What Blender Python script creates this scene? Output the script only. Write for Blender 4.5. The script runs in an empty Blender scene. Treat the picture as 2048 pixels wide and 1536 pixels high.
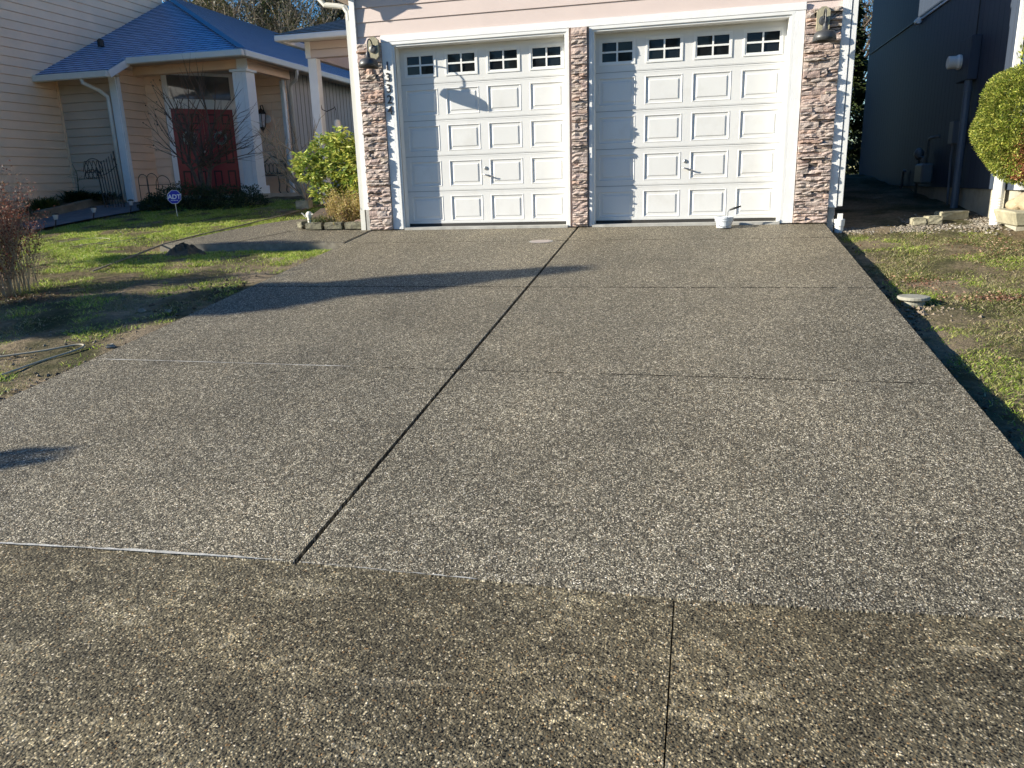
import bpy, bmesh, math, random
import numpy as np
from mathutils import Vector, Matrix
random.seed(7); rng = np.random.default_rng(11)
scene = bpy.context.scene
COL = scene.collection
S = 0.1139            # driveway slope

# ------------------------------------------------------------------ materials
def new_mat(name):
    m = bpy.data.materials.new(name); m.use_nodes = True
    nt = m.node_tree; b = nt.nodes['Principled BSDF']
    return m, nt, b
def N(nt, t, **k):
    n = nt.nodes.new(t)
    for a, v in k.items(): setattr(n, a, v)
    return n
def coords(nt, kind='Object'):
    return N(nt, 'ShaderNodeTexCoord').outputs[kind]
def noise(nt, vec, scale, detail=4, rough=.55, dist=0):
    n = N(nt, 'ShaderNodeTexNoise'); n.inputs['Scale'].default_value = scale
    n.inputs['Detail'].default_value = detail; n.inputs['Roughness'].default_value = rough
    n.inputs['Distortion'].default_value = dist
    nt.links.new(vec, n.inputs['Vector']); return n
def ramp(nt, fac, stops, interp='LINEAR'):
    r = N(nt, 'ShaderNodeValToRGB'); r.color_ramp.interpolation = interp
    e = r.color_ramp.elements
    while len(e) < len(stops): e.new(.5)
    for i, (p, c) in enumerate(stops):
        e[i].position = p; e[i].color = (c[0], c[1], c[2], 1) if len(c) == 3 else c
    nt.links.new(fac, r.inputs['Fac']); return r.outputs['Color']
def mix(nt, f, a, b, mode='MIX'):
    m = N(nt, 'ShaderNodeMix', data_type='RGBA', blend_type=mode)
    for sock, v in ((m.inputs['Factor'], f), (m.inputs['A'], a), (m.inputs['B'], b)):
        if hasattr(v, 'is_linked'): nt.links.new(v, sock)
        elif isinstance(v, (int, float)): sock.default_value = v
        else: sock.default_value = (*v, 1)
    return m.outputs['Result']
def math_(nt, op, a, b=None, clamp=False):
    m = N(nt, 'ShaderNodeMath', operation=op); m.use_clamp = clamp
    for i, v in enumerate((a, b)):
        if v is None: continue
        if hasattr(v, 'is_linked'): nt.links.new(v, m.inputs[i])
        else: m.inputs[i].default_value = v
    return m.outputs[0]
def bump(nt, b, height, strength=.3, dist=.01, prev=None):
    n = N(nt, 'ShaderNodeBump'); n.inputs['Strength'].default_value = strength
    n.inputs['Distance'].default_value = dist
    nt.links.new(height, n.inputs['Height'])
    if prev: nt.links.new(prev, n.inputs['Normal'])
    nt.links.new(n.outputs[0], b.inputs['Normal']); return n.outputs[0]
def scaled(nt, vec, s):
    m = N(nt, 'ShaderNodeMapping'); m.inputs['Scale'].default_value = s
    nt.links.new(vec, m.inputs['Vector']); return m.outputs[0]

def paint(name, col, rough=.5, var=.06, scale=3, bumps=.0, bscale=60, grain=None, metal=0, spec=.5, dirt=None):
    m, nt, b = new_mat(name); v = coords(nt)
    dark = tuple(c * (1 - var * 2) for c in col); lite = tuple(min(1, c * (1 + var)) for c in col)
    n = noise(nt, v, scale, 5, .6)
    c = ramp(nt, n.outputs['Fac'], [(.3, dark), (.7, lite)])
    if dirt:
        n2 = noise(nt, v, dirt[1], 6, .7)
        f = ramp(nt, n2.outputs['Fac'], [(dirt[2], (0, 0, 0)), (min(1, dirt[2] + .18), (dirt[3],) * 3)])
        c = mix(nt, f, c, dirt[0])
    nt.links.new(c, b.inputs['Base Color'])
    b.inputs['Roughness'].default_value = rough; b.inputs['Metallic'].default_value = metal
    b.inputs['Specular IOR Level'].default_value = spec
    if bumps:
        vv = scaled(nt, v, grain) if grain else v
        bn = noise(nt, vv, bscale, 5, .6); bump(nt, b, bn.outputs['Fac'], bumps, .01)
    return m

def aggregate(name, stones, paste, scale, dark=1.0, patches=None, pbright=1.0):
    m, nt, b = new_mat(name); v = coords(nt)
    wob = noise(nt, v, 60, 2); 
    va = N(nt, 'ShaderNodeVectorMath', operation='ADD'); sc = N(nt, 'ShaderNodeVectorMath', operation='SCALE')
    nt.links.new(wob.outputs['Color'], sc.inputs[0]); sc.inputs['Scale'].default_value = .012
    nt.links.new(v, va.inputs[0]); nt.links.new(sc.outputs[0], va.inputs[1])
    flat = scaled(nt, va.outputs[0], (1, 1, .15))
    vo = N(nt, 'ShaderNodeTexVoronoi'); vo.inputs['Scale'].default_value = scale; nt.links.new(flat, vo.inputs['Vector'])
    vo2 = N(nt, 'ShaderNodeTexVoronoi'); vo2.inputs['Scale'].default_value = scale * .55; nt.links.new(flat, vo2.inputs['Vector'])
    sx = N(nt, 'ShaderNodeSeparateColor'); nt.links.new(vo.outputs['Color'], sx.inputs[0])
    c = ramp(nt, sx.outputs[0], stones, 'CONSTANT')
    sx2 = N(nt, 'ShaderNodeSeparateColor'); nt.links.new(vo2.outputs['Color'], sx2.inputs[0])
    gain2 = ramp(nt, sx2.outputs[1], [(0, (.42,) * 3), (.5, (1.0,) * 3), (1, (1.6,) * 3)])
    c = mix(nt, 1.0, c, gain2, 'MULTIPLY')
    vo3 = N(nt, 'ShaderNodeTexVoronoi'); vo3.inputs['Scale'].default_value = scale * .27; nt.links.new(flat, vo3.inputs['Vector'])
    sx3 = N(nt, 'ShaderNodeSeparateColor'); nt.links.new(vo3.outputs['Color'], sx3.inputs[0])
    gain3 = ramp(nt, sx3.outputs[2], [(0, (.80,) * 3), (.5, (1.0,) * 3), (1, (1.2,) * 3)])
    pf = ramp(nt, vo.outputs['Distance'], [(.42, (0, 0, 0)), (.62, (1, 1, 1))])
    c = mix(nt, pf, c, paste)
    c = mix(nt, 1.0, c, gain3, 'MULTIPLY')
    wide = noise(nt, scaled(nt, v, (1, .45, 1)), .55, 4, .6)
    c = mix(nt, 1.0, c, ramp(nt, wide.outputs['Fac'], [(.35, (.86, .87, .88)), (.65, (1.12, 1.10, 1.06))]), 'MULTIPLY')
    spot = noise(nt, v, 6.5, 3, .5)
    c = mix(nt, 1.0, c, ramp(nt, spot.outputs['Fac'], [(.27, (.68,) * 3), (.33, (1,) * 3)]), 'MULTIPLY')
    big = noise(nt, v, 1.1, 6, .6)
    g = ramp(nt, big.outputs['Fac'], [(.3, (.86 * dark,) * 3), (.7, (1.12 * dark,) * 3)])
    c = mix(nt, 1.0, c, g, 'MULTIPLY')
    if patches:
        pn = noise(nt, scaled(nt, v, (1, 1.6, 1)), 2.2, 12, .78, .4)
        f = ramp(nt, pn.outputs['Fac'], [(.36, (.78,) * 3), (.50, (1.0,) * 3), (.58, (1.28, 1.26, 1.2)), (.66, (1.8, 1.76, 1.6))])
        c = mix(nt, 1.0, c, f, 'MULTIPLY')
        rot = N(nt, 'ShaderNodeMapping'); rot.inputs['Rotation'].default_value = (0, 0, .45); rot.inputs['Scale'].default_value = (.9, 7.0, 1); nt.links.new(v, rot.inputs['Vector'])
        sc1 = noise(nt, rot.outputs[0], 1.5, 5, .65, 1.2)
        c = mix(nt, ramp(nt, sc1.outputs['Fac'], [(.62, (0, 0, 0)), (.74, (.22,) * 3)]), c, patches)
        fine = noise(nt, v, 34, 3, .7)
        lift = math_(nt, 'MULTIPLY', ramp(nt, pn.outputs['Fac'], [(.53, (0, 0, 0)), (.62, (1, 1, 1))]), ramp(nt, fine.outputs['Fac'], [(.48, (0, 0, 0)), (.60, (.45,) * 3)]))
        c = mix(nt, lift, c, patches)
        tint = noise(nt, v, .8, 3)
        c = mix(nt, ramp(nt, tint.outputs['Fac'], [(.4, (0, 0, 0)), (.65, (.5,) * 3)]), c, mix(nt, 1.0, c, (.82, .76, .66), 'MULTIPLY'))
    nt.links.new(c, b.inputs['Base Color'])
    b.inputs['Roughness'].default_value = .62
    b.inputs['Specular IOR Level'].default_value = .15
    h = math_(nt, 'SUBTRACT', 1, vo.outputs['Distance'])
    bump(nt, b, h, .6, .005)
    return m

M = {}
drv = [(0, (0.013, 0.013, 0.010)), (.16, (0.062, 0.055, 0.040)), (.30, (0.146, 0.129, 0.093)), (.44, (0.270, 0.238, 0.169)), (.58, (0.415, 0.363, 0.260)),
       (.80, (0.561, 0.492, 0.360)), (.90, (0.303, 0.223, 0.138)), (.95, (0.651, 0.579, 0.466))]
M['drive'] = aggregate('exposed_aggregate_new', drv, (0.118, 0.103, 0.076), 142)
aps = [(0, (0.015, 0.013, 0.010)), (.18, (0.056, 0.047, 0.030)), (.34, (0.122, 0.104, 0.068)), (.52, (0.210, 0.177, 0.113)), (.68, (0.314, 0.264, 0.170)),
       (.84, (0.442, 0.375, 0.245)), (.93, (0.255, 0.162, 0.079)), (.965, (0.604, 0.519, 0.381))]
M['apron'] = aggregate('exposed_aggregate_old', aps, (0.116, 0.099, 0.065), 122, 1.0, patches=(0.581, 0.503, 0.360))
M['paste'] = paint('cement_paste', (.50, .48, .43), .85, .15, 30, .4, 80)
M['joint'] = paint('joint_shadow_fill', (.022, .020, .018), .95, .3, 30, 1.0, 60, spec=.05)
M['slabside'] = paint('concrete_side', (.42, .41, .375), .85, .12, 6, .4, 50, dirt=((.2, .18, .14), 5, .55, .6))
M['white'] = paint('white_trim_paint', (.72, .72, .70), .5, .03, 4, .25, 45, (6, 6, .8))
M['whiterough'] = paint('white_textured_trim', (.76, .76, .75), .6, .03, 5, .6, 60, (3, 3, .5))
M['door'] = paint('garage_door_paint', (.66, .655, .635), .42, .02, 2, .10, 60, (.6, 3, 4), dirt=((.50, .48, .43), 2.2, .54, .34))
M['siding'] = paint('cream_lap_siding', (.60, .495, .45), .6, .03, 2, .25, 50, (.5, .5, 6))
M['nsiding'] = paint('tan_lap_siding', (.86, .60, .40), .6, .05, 1.4, .25, 50, (.5, .5, 6), dirt=((.76, .56, .40), 1.2, .45, .5))
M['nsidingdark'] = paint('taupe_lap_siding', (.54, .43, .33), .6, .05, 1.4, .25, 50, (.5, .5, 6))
M['ngrey'] = paint('taupe_panel_siding', (.42, .38, .34), .65, .05, 2, .3, 40, (3, 3, .5))
M['seam'] = paint('door_seam', (.22, .22, .22), .8, .02)
M['rubber'] = paint('door_bottom_seal', (.035, .033, .03), .8, .1)
M['gutter'] = paint('cream_gutter', (.66, .645, .58), .4, .03)
M['metal'] = paint('nickel', (.45, .44, .43), .35, .05, metal=1)
M['lamp'] = paint('lamp_bronze', (.045, .047, .05), .42, .1, spec=.6)
M['iron'] = paint('black_iron', (.012, .012, .013), .5, .1)
M['num'] = paint('black_number', (.008, .008, .012), .4, .05)
M['red'] = paint('dark_red_door', (.23, .022, .03), .4, .08, 3, .1, 40)
M['reddark'] = paint('dark_red_groove', (.025, .005, .007), .5, .08)
M['colwhite'] = paint('porch_column_white', (.82, .82, .80), .55, .03, 3, .2, 40, (5, 5, .6))
M['foundation'] = paint('foundation_concrete', (.40, .375, .30), .85, .12, 2.5, .4, 20, dirt=((.22, .2, .15), 3, .5, .6))
M['dirt'] = paint('brown_soil', (.105, .075, .048), .95, .3, 8, .8, 30)
M['mudlight'] = paint('pale_mud', (.24, .19, .135), .95, .25, 12, .8, 40)
M['block'] = paint('mossy_retaining_block', (.20, .185, .13), .95, .35, 18, 1.0, 45, dirt=((.07, .075, .035), 9, .5, .8))
M['tanblock'] = paint('tan_block', (.36, .33, .23), .9, .15, 9, .6, 40, dirt=((.2, .18, .12), 7, .55, .6))
M['rock'] = paint('tan_rock', (.42, .34, .22), .9, .2, 4, .8, 15, dirt=((.25, .19, .13), 3, .5, .6))
M['pvc'] = paint('white_pvc', (.78, .77, .73), .4, .03, dirt=((.5, .46, .38), 6, .6, .5))
M['lid'] = paint('weathered_lid', (.30, .29, .235), .85, .12, 12, .4, 40)
M['hose'] = paint('tan_hose', (.38, .34, .26), .85, .08)
M['timber'] = paint('weathered_timber', (.22, .19, .14), .9, .2, 5, .6, 30)
M['bark'] = paint('grey_bark', (.13, .105, .085), .9, .25, 10, .6, 40)
M['twig'] = paint('brown_twig', (.10, .07, .052), .85, .25, 20)
M['redtwig'] = paint('reddish_twig', (.17, .085, .06), .85, .25, 20)
M['paletwig'] = paint('pale_bare_twig', (.30, .25, .18), .85, .25, 9)
M['ivory'] = paint('ivory_chime', (.72, .69, .6), .6, .05)
M['cover'] = paint('pinkish_cover', (.42, .35, .31), .8, .08, 14, .3, 60)
M['bluesign'] = paint('sign_blue', (.02, .03, .42), .35, .02)
M['signwhite'] = paint('sign_white', (.8, .8, .82), .4, .01)
M['tool'] = paint('dark_grip', (.03, .03, .03), .6, .1)
M['gravel'] = paint('grey_gravel', (.36, .34, .30), .9, .3, 22, .4, 60)
M['slate'] = paint('pinkish_stone', (.45, .32, .26), .85, .1, 8, .4, 30)
M['wreath'] = paint('frosted_wreath', (.36, .42, .38), .8, .5, 40)
M['pathgrey'] = paint('grey_path', (.13, .13, .135), .85, .15, 6, .3, 40)
M['interior'] = paint('dark_interior', (.01, .01, .011), .9, .1)

def glass(name, col, rough=.04):
    m, nt, b = new_mat(name); v = coords(nt)
    n = noise(nt, v, 2.0, 2); c = ramp(nt, n.outputs['Fac'], [(.35, col), (.7, tuple(x * 1.5 for x in col))])
    nt.links.new(c, b.inputs['Base Color']); b.inputs['Roughness'].default_value = rough
    b.inputs['IOR'].default_value = 1.42; b.inputs['Specular IOR Level'].default_value = .4
    bn = noise(nt, v, 5, 2); bump(nt, b, bn.outputs['Fac'], .04, .02)
    return m
M['glass'] = glass('window_glass', (.008, .009, .010))
M['transom'] = glass('transom_glass', (.10, .11, .12)); M['transom'].node_tree.nodes['Principled BSDF'].inputs['IOR'].default_value = 2.8
M['lampglass'] = glass('lantern_glass', (.35, .36, .38), .15)

def random_island(name, cols, rough=.9, bstr=1.0, bscale=70, nz=14):
    m, nt, b = new_mat(name); v = coords(nt)
    g = N(nt, 'ShaderNodeNewGeometry')
    c = ramp(nt, g.outputs['Random Per Island'], cols)
    n = noise(nt, v, nz, 6, .65)
    gn = ramp(nt, n.outputs['Fac'], [(.25, (.62,) * 3), (.5, (1,) * 3), (.78, (1.35,) * 3)])
    c = mix(nt, 1.0, c, gn, 'MULTIPLY')
    nt.links.new(c, b.inputs['Base Color']); b.inputs['Roughness'].default_value = rough
    b.inputs['Specular IOR Level'].default_value = .2
    if bstr:
        bn = noise(nt, v, bscale, 7, .7); bump(nt, b, bn.outputs['Fac'], bstr, .012)
    return m
M['stone'] = random_island('ledge_stone', [(0, (.36, .27, .24)), (.2, (.48, .38, .335)), (.38, (.41, .35, .315)), (.52, (.51, .40, .35)),
                                           (.68, (.43, .37, .325)), (.84, (.47, .33, .265)), (.90, (.36, .31, .29)), (1, (.49, .41, .33))], bscale=45)
M['mortar'] = paint('mortar', (.10, .085, .075), .95, .2, 20)
M['pebble'] = random_island('river_gravel', [(0, (.10, .09, .075)), (.4, (.24, .215, .17)), (.7, (.17, .135, .10)), (1, (.36, .33, .28))], nz=30, bstr=.3)

def leafmat(name, cols, trans=.35, rough=.5, spec=.35, clump=0):
    m, nt, b = new_mat(name)
    g = N(nt, 'ShaderNodeNewGeometry')
    c = ramp(nt, g.outputs['Random Per Island'], cols)
    v = coords(nt); n = noise(nt, v, 3.5 if not clump else clump, 4)
    lo_, hi_ = (.78, 1.2) if not clump else (.5, 1.5)
    gn = ramp(nt, n.outputs['Fac'], [(.36, (lo_,) * 3), (.64, (hi_,) * 3)])
    c = mix(nt, 1.0, c, gn, 'MULTIPLY')
    nt.links.new(c, b.inputs['Base Color'])
    b.inputs['Roughness'].default_value = rough; b.inputs['Specular IOR Level'].default_value = spec
    tr = N(nt, 'ShaderNodeBsdfTranslucent'); nt.links.new(c, tr.inputs['Color'])
    mx = N(nt, 'ShaderNodeMixShader'); mx.inputs[0].default_value = trans
    out = nt.nodes['Material Output']
    nt.links.new(b.outputs[0], mx.inputs[1]); nt.links.new(tr.outputs[0], mx.inputs[2]); nt.links.new(mx.outputs[0], out.inputs['Surface'])
    return m
M['grass'] = leafmat('lawn_grass', [(0, (.15, .24, .03)), (.35, (.26, .38, .045)), (.62, (.38, .48, .07)), (.82, (.52, .52, .15)), (1, (.60, .54, .28))], .4)
M['drygrass'] = leafmat('patchy_grass', [(0, (.09, .12, .03)), (.3, (.17, .20, .055)), (.55, (.28, .27, .10)), (.8, (.37, .30, .16)), (1, (.50, .43, .28))], .3)
M['topi'] = leafmat('arborvitae_leaf', [(0, (.05, .085, .012)), (.35, (.14, .19, .025)), (.7, (.29, .32, .05)), (1, (.50, .47, .12))], .25, clump=11)
M['topibrown'] = leafmat('dead_arborvitae', [(0, (.20, .08, .035)), (.5, (.34, .14, .06)), (1, (.42, .22, .11))], .2)
M['rhodo'] = leafmat('rhododendron_leaf', [(0, (.10, .18, .035)), (.35, (.24, .33, .06)), (.7, (.42, .46, .09)), (1, (.62, .60, .17))], .3, .5, .3)
M['heath'] = leafmat('heath_leaf', [(0, (.20, .22, .05)), (.35, (.42, .36, .10)), (.7, (.50, .34, .14)), (1, (.60, .50, .24))], .35)
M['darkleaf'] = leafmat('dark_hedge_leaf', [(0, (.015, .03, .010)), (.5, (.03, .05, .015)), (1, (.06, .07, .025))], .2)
M['fern'] = leafmat('fern_leaf', [(0, (.03, .06, .012)), (.5, (.07, .10, .02)), (1, (.15, .15, .045))], .3)
M['redleaf'] = leafmat('barberry_leaf', [(0, (.07, .022, .018)), (.5, (.17, .05, .035)), (.8, (.25, .11, .07)), (1, (.44, .30, .20))], .35)
M['fir'] = leafmat('fir_needles', [(0, (.012, .022, .008)), (.5, (.03, .05, .014)), (1, (.07, .085, .02))], .2)
M['ivy'] = leafmat('ivy_leaf', [(0, (.02, .032, .010)), (.5, (.05, .06, .018)), (1, (.12, .10, .035))], .25)
M['litter'] = leafmat('leaf_litter', [(0, (.08, .035, .025)), (.5, (.19, .09, .055)), (1, (.40, .28, .18))], .1)

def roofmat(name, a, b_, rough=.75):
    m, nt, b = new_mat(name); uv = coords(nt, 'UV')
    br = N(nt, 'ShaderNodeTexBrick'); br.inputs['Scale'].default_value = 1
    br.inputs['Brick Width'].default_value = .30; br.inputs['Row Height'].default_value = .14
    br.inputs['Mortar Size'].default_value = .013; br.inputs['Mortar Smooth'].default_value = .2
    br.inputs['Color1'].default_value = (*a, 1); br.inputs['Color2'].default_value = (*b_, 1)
    br.inputs['Mortar'].default_value = (*[x * .35 for x in a], 1); br.inputs['Bias'].default_value = 0  # shadow gap under each course put into the colour, plus granule edges
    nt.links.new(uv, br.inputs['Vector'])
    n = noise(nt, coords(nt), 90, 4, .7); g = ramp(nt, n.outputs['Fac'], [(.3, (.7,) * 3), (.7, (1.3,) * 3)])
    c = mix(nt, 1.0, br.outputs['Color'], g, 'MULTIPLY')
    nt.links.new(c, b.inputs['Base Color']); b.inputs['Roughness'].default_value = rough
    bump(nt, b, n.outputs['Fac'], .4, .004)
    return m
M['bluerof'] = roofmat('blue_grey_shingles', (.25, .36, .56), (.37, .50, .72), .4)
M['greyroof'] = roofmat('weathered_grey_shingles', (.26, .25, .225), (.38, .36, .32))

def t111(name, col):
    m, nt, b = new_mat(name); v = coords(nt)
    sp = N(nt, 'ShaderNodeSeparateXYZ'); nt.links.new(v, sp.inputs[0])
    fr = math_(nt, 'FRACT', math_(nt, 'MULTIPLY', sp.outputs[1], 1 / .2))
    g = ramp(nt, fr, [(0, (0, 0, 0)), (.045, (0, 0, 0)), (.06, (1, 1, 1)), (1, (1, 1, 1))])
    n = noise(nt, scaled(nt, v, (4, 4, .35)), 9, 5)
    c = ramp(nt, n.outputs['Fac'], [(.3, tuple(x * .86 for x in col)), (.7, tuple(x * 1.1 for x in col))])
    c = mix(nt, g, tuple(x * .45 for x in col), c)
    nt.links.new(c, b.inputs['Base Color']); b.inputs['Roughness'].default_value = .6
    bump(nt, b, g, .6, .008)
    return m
M['t111'] = t111('shade_toned_blue_grey_siding', (.038, .052, .080))  # much darker than the wall's sunlit tone: its shade is put into the colour

def groundmat():
    m, nt, b = new_mat('lawn_soil'); v = coords(nt)
    n = noise(nt, v, 1.3, 8, .65); n2 = noise(nt, v, 18, 6, .7); n3 = noise(nt, v, 70, 3, .7)
    c = ramp(nt, n.outputs['Fac'], [(.33, (.06, .065, .026)), (.47, (.12, .105, .055)), (.60, (.22, .165, .10)), (.72, (.36, .30, .21))])
    sp = N(nt, 'ShaderNodeSeparateXYZ'); nt.links.new(v, sp.inputs[0])
    xm = math_(nt, 'DIVIDE', math_(nt, 'SUBTRACT', math_(nt, 'ABSOLUTE', math_(nt, 'SUBTRACT', sp.outputs[0], 2.66)), 3.1), 2.4, True)
    mud = math_(nt, 'MULTIPLY', math_(nt, 'SUBTRACT', 1, xm), ramp(nt, n.outputs['Fac'], [(.40, (.05,) * 3), (.60, (.8,) * 3)]))
    c = mix(nt, mud, c, (.34, .27, .185))
    g = ramp(nt, n2.outputs['Fac'], [(.25, (.55,) * 3), (.75, (1.35,) * 3)])
    c = mix(nt, 1.0, c, g, 'MULTIPLY')
    g = ramp(nt, n3.outputs['Fac'], [(.3, (.75,) * 3), (.7, (1.25,) * 3)])
    c = mix(nt, 1.0, c, g, 'MULTIPLY')
    nt.links.new(c, b.inputs['Base Color']); b.inputs['Roughness'].default_value = .95
    b.inputs['Specular IOR Level'].default_value = .1
    h = math_(nt, 'ADD', n2.outputs['Fac'], math_(nt, 'MULTIPLY', n3.outputs['Fac'], .4))
    bump(nt, b, h, 1.0, .05)
    return m
M['ground'] = groundmat()

# ------------------------------------------------------------------ object helpers
def worldloc(o):
    p = Vector((0, 0, 0))
    while o is not None: p += Vector(o.location); o = o.parent
    return p
def tag(o, label=None, cat=None, group=None, kind=None):
    for k, v in (('label', label), ('category', cat), ('group', group), ('kind', kind)):
        if v: o[k] = v
    return o
def thing(name, loc, label, cat, group=None):
    o = bpy.data.objects.new(name, None); o.empty_display_size = .1
    COL.objects.link(o); o.location = loc
    return tag(o, label, cat, group)
def link_mesh(name, v, f, mats, parent=None, smooth=False, mi=None, uv=None, local=False):
    me = bpy.data.meshes.new(name)
    off = Vector((0, 0, 0)) if (local or parent is None) else worldloc(parent)
    v = np.asarray(v, dtype=np.float64).reshape(-1, 3) - np.array(off)
    me.from_pydata(v.tolist(), [], f if isinstance(f, list) else f.tolist())
    for m in (mats if isinstance(mats, (list, tuple)) else [mats]): me.materials.append(m)
    if mi is not None: me.polygons.foreach_set('material_index', mi)
    if smooth: me.polygons.foreach_set('use_smooth', [True] * len(me.polygons))
    if uv is not None:
        l = me.uv_layers.new(name='UVMap'); l.data.foreach_set('uv', np.asarray(uv, dtype=np.float32).ravel())
    me.update()
    o = bpy.data.objects.new(name, me); COL.objects.link(o)
    if parent is not None: o.parent = parent
    return o
class MB:
    def __init__(s): s.v = []; s.f = []; s.mi = []; s.m = 0
    def add(s, vs, fs):
        n = len(s.v); s.v += [tuple(p) for p in vs]
        for f in fs: s.f.append([n + i for i in f]); s.mi.append(s.m)
    def box(s, x0, x1, y0, y1, z0, z1):
        s.add([(x0, y0, z0), (x1, y0, z0), (x1, y1, z0), (x0, y1, z0), (x0, y0, z1), (x1, y0, z1), (x1, y1, z1), (x0, y1, z1)],
              [(0, 3, 2, 1), (4, 5, 6, 7), (0, 1, 5, 4), (1, 2, 6, 5), (2, 3, 7, 6), (3, 0, 4, 7)])
    def obox(s, c, ux, uy, uz, hx, hy, hz):
        c = Vector(c); X = Vector(ux) * hx; Y = Vector(uy) * hy; Z = Vector(uz) * hz
        vs = [c + a * X + b * Y + d * Z for d in (-1, 1) for a, b in ((-1, -1), (1, -1), (1, 1), (-1, 1))]
        s.add(vs, [(0, 3, 2, 1), (4, 5, 6, 7), (0, 1, 5, 4), (1, 2, 6, 5), (2, 3, 7, 6), (3, 0, 4, 7)])
    def beam(s, a, b, w, h):     # box from a to b, width w (horizontal), height h
        a = Vector(a); b = Vector(b); d = (b - a); L = d.length; d.normalize()
        side = d.cross(Vector((0, 0, 1)))
        if side.length < 1e-4: side = Vector((1, 0, 0))
        side.normalize(); up = side.cross(d)
        s.obox((a + b) / 2, d, side, up, L / 2, w / 2, h / 2)
    def tube(s, pts, r, n=8, cap=True):
        pts = [Vector(p) for p in pts]; k = len(pts)
        rs = r if isinstance(r, (list, tuple)) else [r] * k
        base = len(s.v); prev = None
        for i, p in enumerate(pts):
            t = (pts[min(i + 1, k - 1)] - pts[max(i - 1, 0)])
            if t.length < 1e-9: t = Vector((0, 0, 1))
            t.normalize()
            if prev is None:
                a = t.orthogonal().normalized()
            else:
                a = prev - t * prev.dot(t)
                a = a.normalized() if a.length > 1e-6 else t.orthogonal().normalized()
            prev = a; b = t.cross(a)
            for j in range(n):
                an = 2 * math.pi * j / n
                s.v.append(tuple(p + (a * math.cos(an) + b * math.sin(an)) * rs[i]))
        for i in range(k - 1):
            for j in range(n):
                q = base + i * n
                s.f.append([q + j, q + (j + 1) % n, q + n + (j + 1) % n, q + n + j]); s.mi.append(s.m)
        if cap:
            s.f.append([base + j for j in range(n)][::-1]); s.mi.append(s.m)
            q = base + (k - 1) * n; s.f.append([q + j for j in range(n)]); s.mi.append(s.m)
    def lathe(s, c, prof, n=20, axis='z', cap=True):
        base = len(s.v); c = Vector(c)
        for r, h in prof:
            for j in range(n):
                a = 2 * math.pi * j / n; x, y = r * math.cos(a), r * math.sin(a)
                if axis == 'z': s.v.append(tuple(c + Vector((x, y, h))))
                elif axis == 'y': s.v.append(tuple(c + Vector((x, h, y))))
                else: s.v.append(tuple(c + Vector((h, x, y))))
        for i in range(len(prof) - 1):
            for j in range(n):
                q = base + i * n
                s.f.append([q + j, q + (j + 1) % n, q + n + (j + 1) % n, q + n + j]); s.mi.append(s.m)
        if cap:
            s.f.append([base + j for j in range(n)][::-1]); s.mi.append(s.m)
            q = base + (len(prof) - 1) * n; s.f.append([q + j for j in range(n)]); s.mi.append(s.m)
    def build(s, name, mats, parent=None, smooth=False, label=None, local=False, bevel=0):
        o = link_mesh(name, s.v, s.f, mats, parent, smooth, s.mi, local=local)
        bm = bmesh.new(); bm.from_mesh(o.data); bmesh.ops.recalc_face_normals(bm, faces=bm.faces)
        if bevel: bmesh.ops.bevel(bm, geom=list(bm.edges), offset=bevel, segments=1, affect='EDGES')
        bm.to_mesh(o.data); bm.free()
        if label: o['label'] = label
        return o
def bx(name, mats, parent, *boxes, label=None, bevel=0, smooth=False):
    b = MB()
    for q in boxes: b.box(*q)
    return b.build(name, mats, parent, label=label, bevel=bevel)

def smooth01(t): t = max(0, min(1, t)); return t * t * (3 - 2 * t)
def G(x, y):
    """height of the lawn"""
    pl = S * y
    if y > 4.2: pl = S * 4.2 + .02 * smooth01((y - 4.2) / 3)
    if y < -8.2: pl = -.934 - .0 * y
    if x < 2.6:
        z = pl - .022
        w = smooth01((x + 4.8) / 1.2)
        if -3.4 < y < -.96:
            tgt = -.215 if y > -1.9 else -.215 + (y + 1.9) * .12
            z = z * (1 - w) + min(z, tgt) * w if y > -2.3 else z - .02 * w * smooth01((y + 3.4) / 1.1)
        if x > -.53: z -= .12 * smooth01((x + .53) / .06)
    else:
        z = (pl if y < .9 else S * .9 + .07 * (min(y, 9) - .9)) - .115
        if x > 6.2 and y > -8: z += .02 * min(1.2, x - 6.2)
    return z

# ------------------------------------------------------------------ ground, driveway, apron
def axis(lo, hi, step, extra, far):
    a = list(np.arange(lo, hi + 1e-6, step)) + list(extra) + list(far)
    return sorted(set(round(float(t), 4) for t in a))
xs = axis(-11, 10, .2, [-.56, -.53, -.50, -.47], [-300, -120, -60, -30, -18, -14, 12, 16, 30, 60, 120, 300])
ys = axis(-12, 9, .2, [-.975, -.95, -.92], [-300, -120, -60, -30, -18, 12, 16, 24, 40, 70, 120, 300])
gv = []
for y in ys:
    for x in xs:
        z = G(x, y)
        if abs(x) < 11 and -9 < y < 8 and not (-.6 < x < 6.0 and y < .5):
            z += .022 * (math.sin(x * 5.1 + y * 2.3) * math.sin(y * 4.3 - x * 1.7)) + random.uniform(-.01, .01)
        if y < -8: z = min(z, -1.02)
        gv.append((x, y, z))
nx = len(xs)
gf = [[j * nx + i, j * nx + i + 1, (j + 1) * nx + i + 1, (j + 1) * nx + i] for j in range(len(ys) - 1) for i in range(nx - 1)]
g = link_mesh('ground', gv, gf, M['ground'], smooth=True); tag(g, kind='structure')

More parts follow.
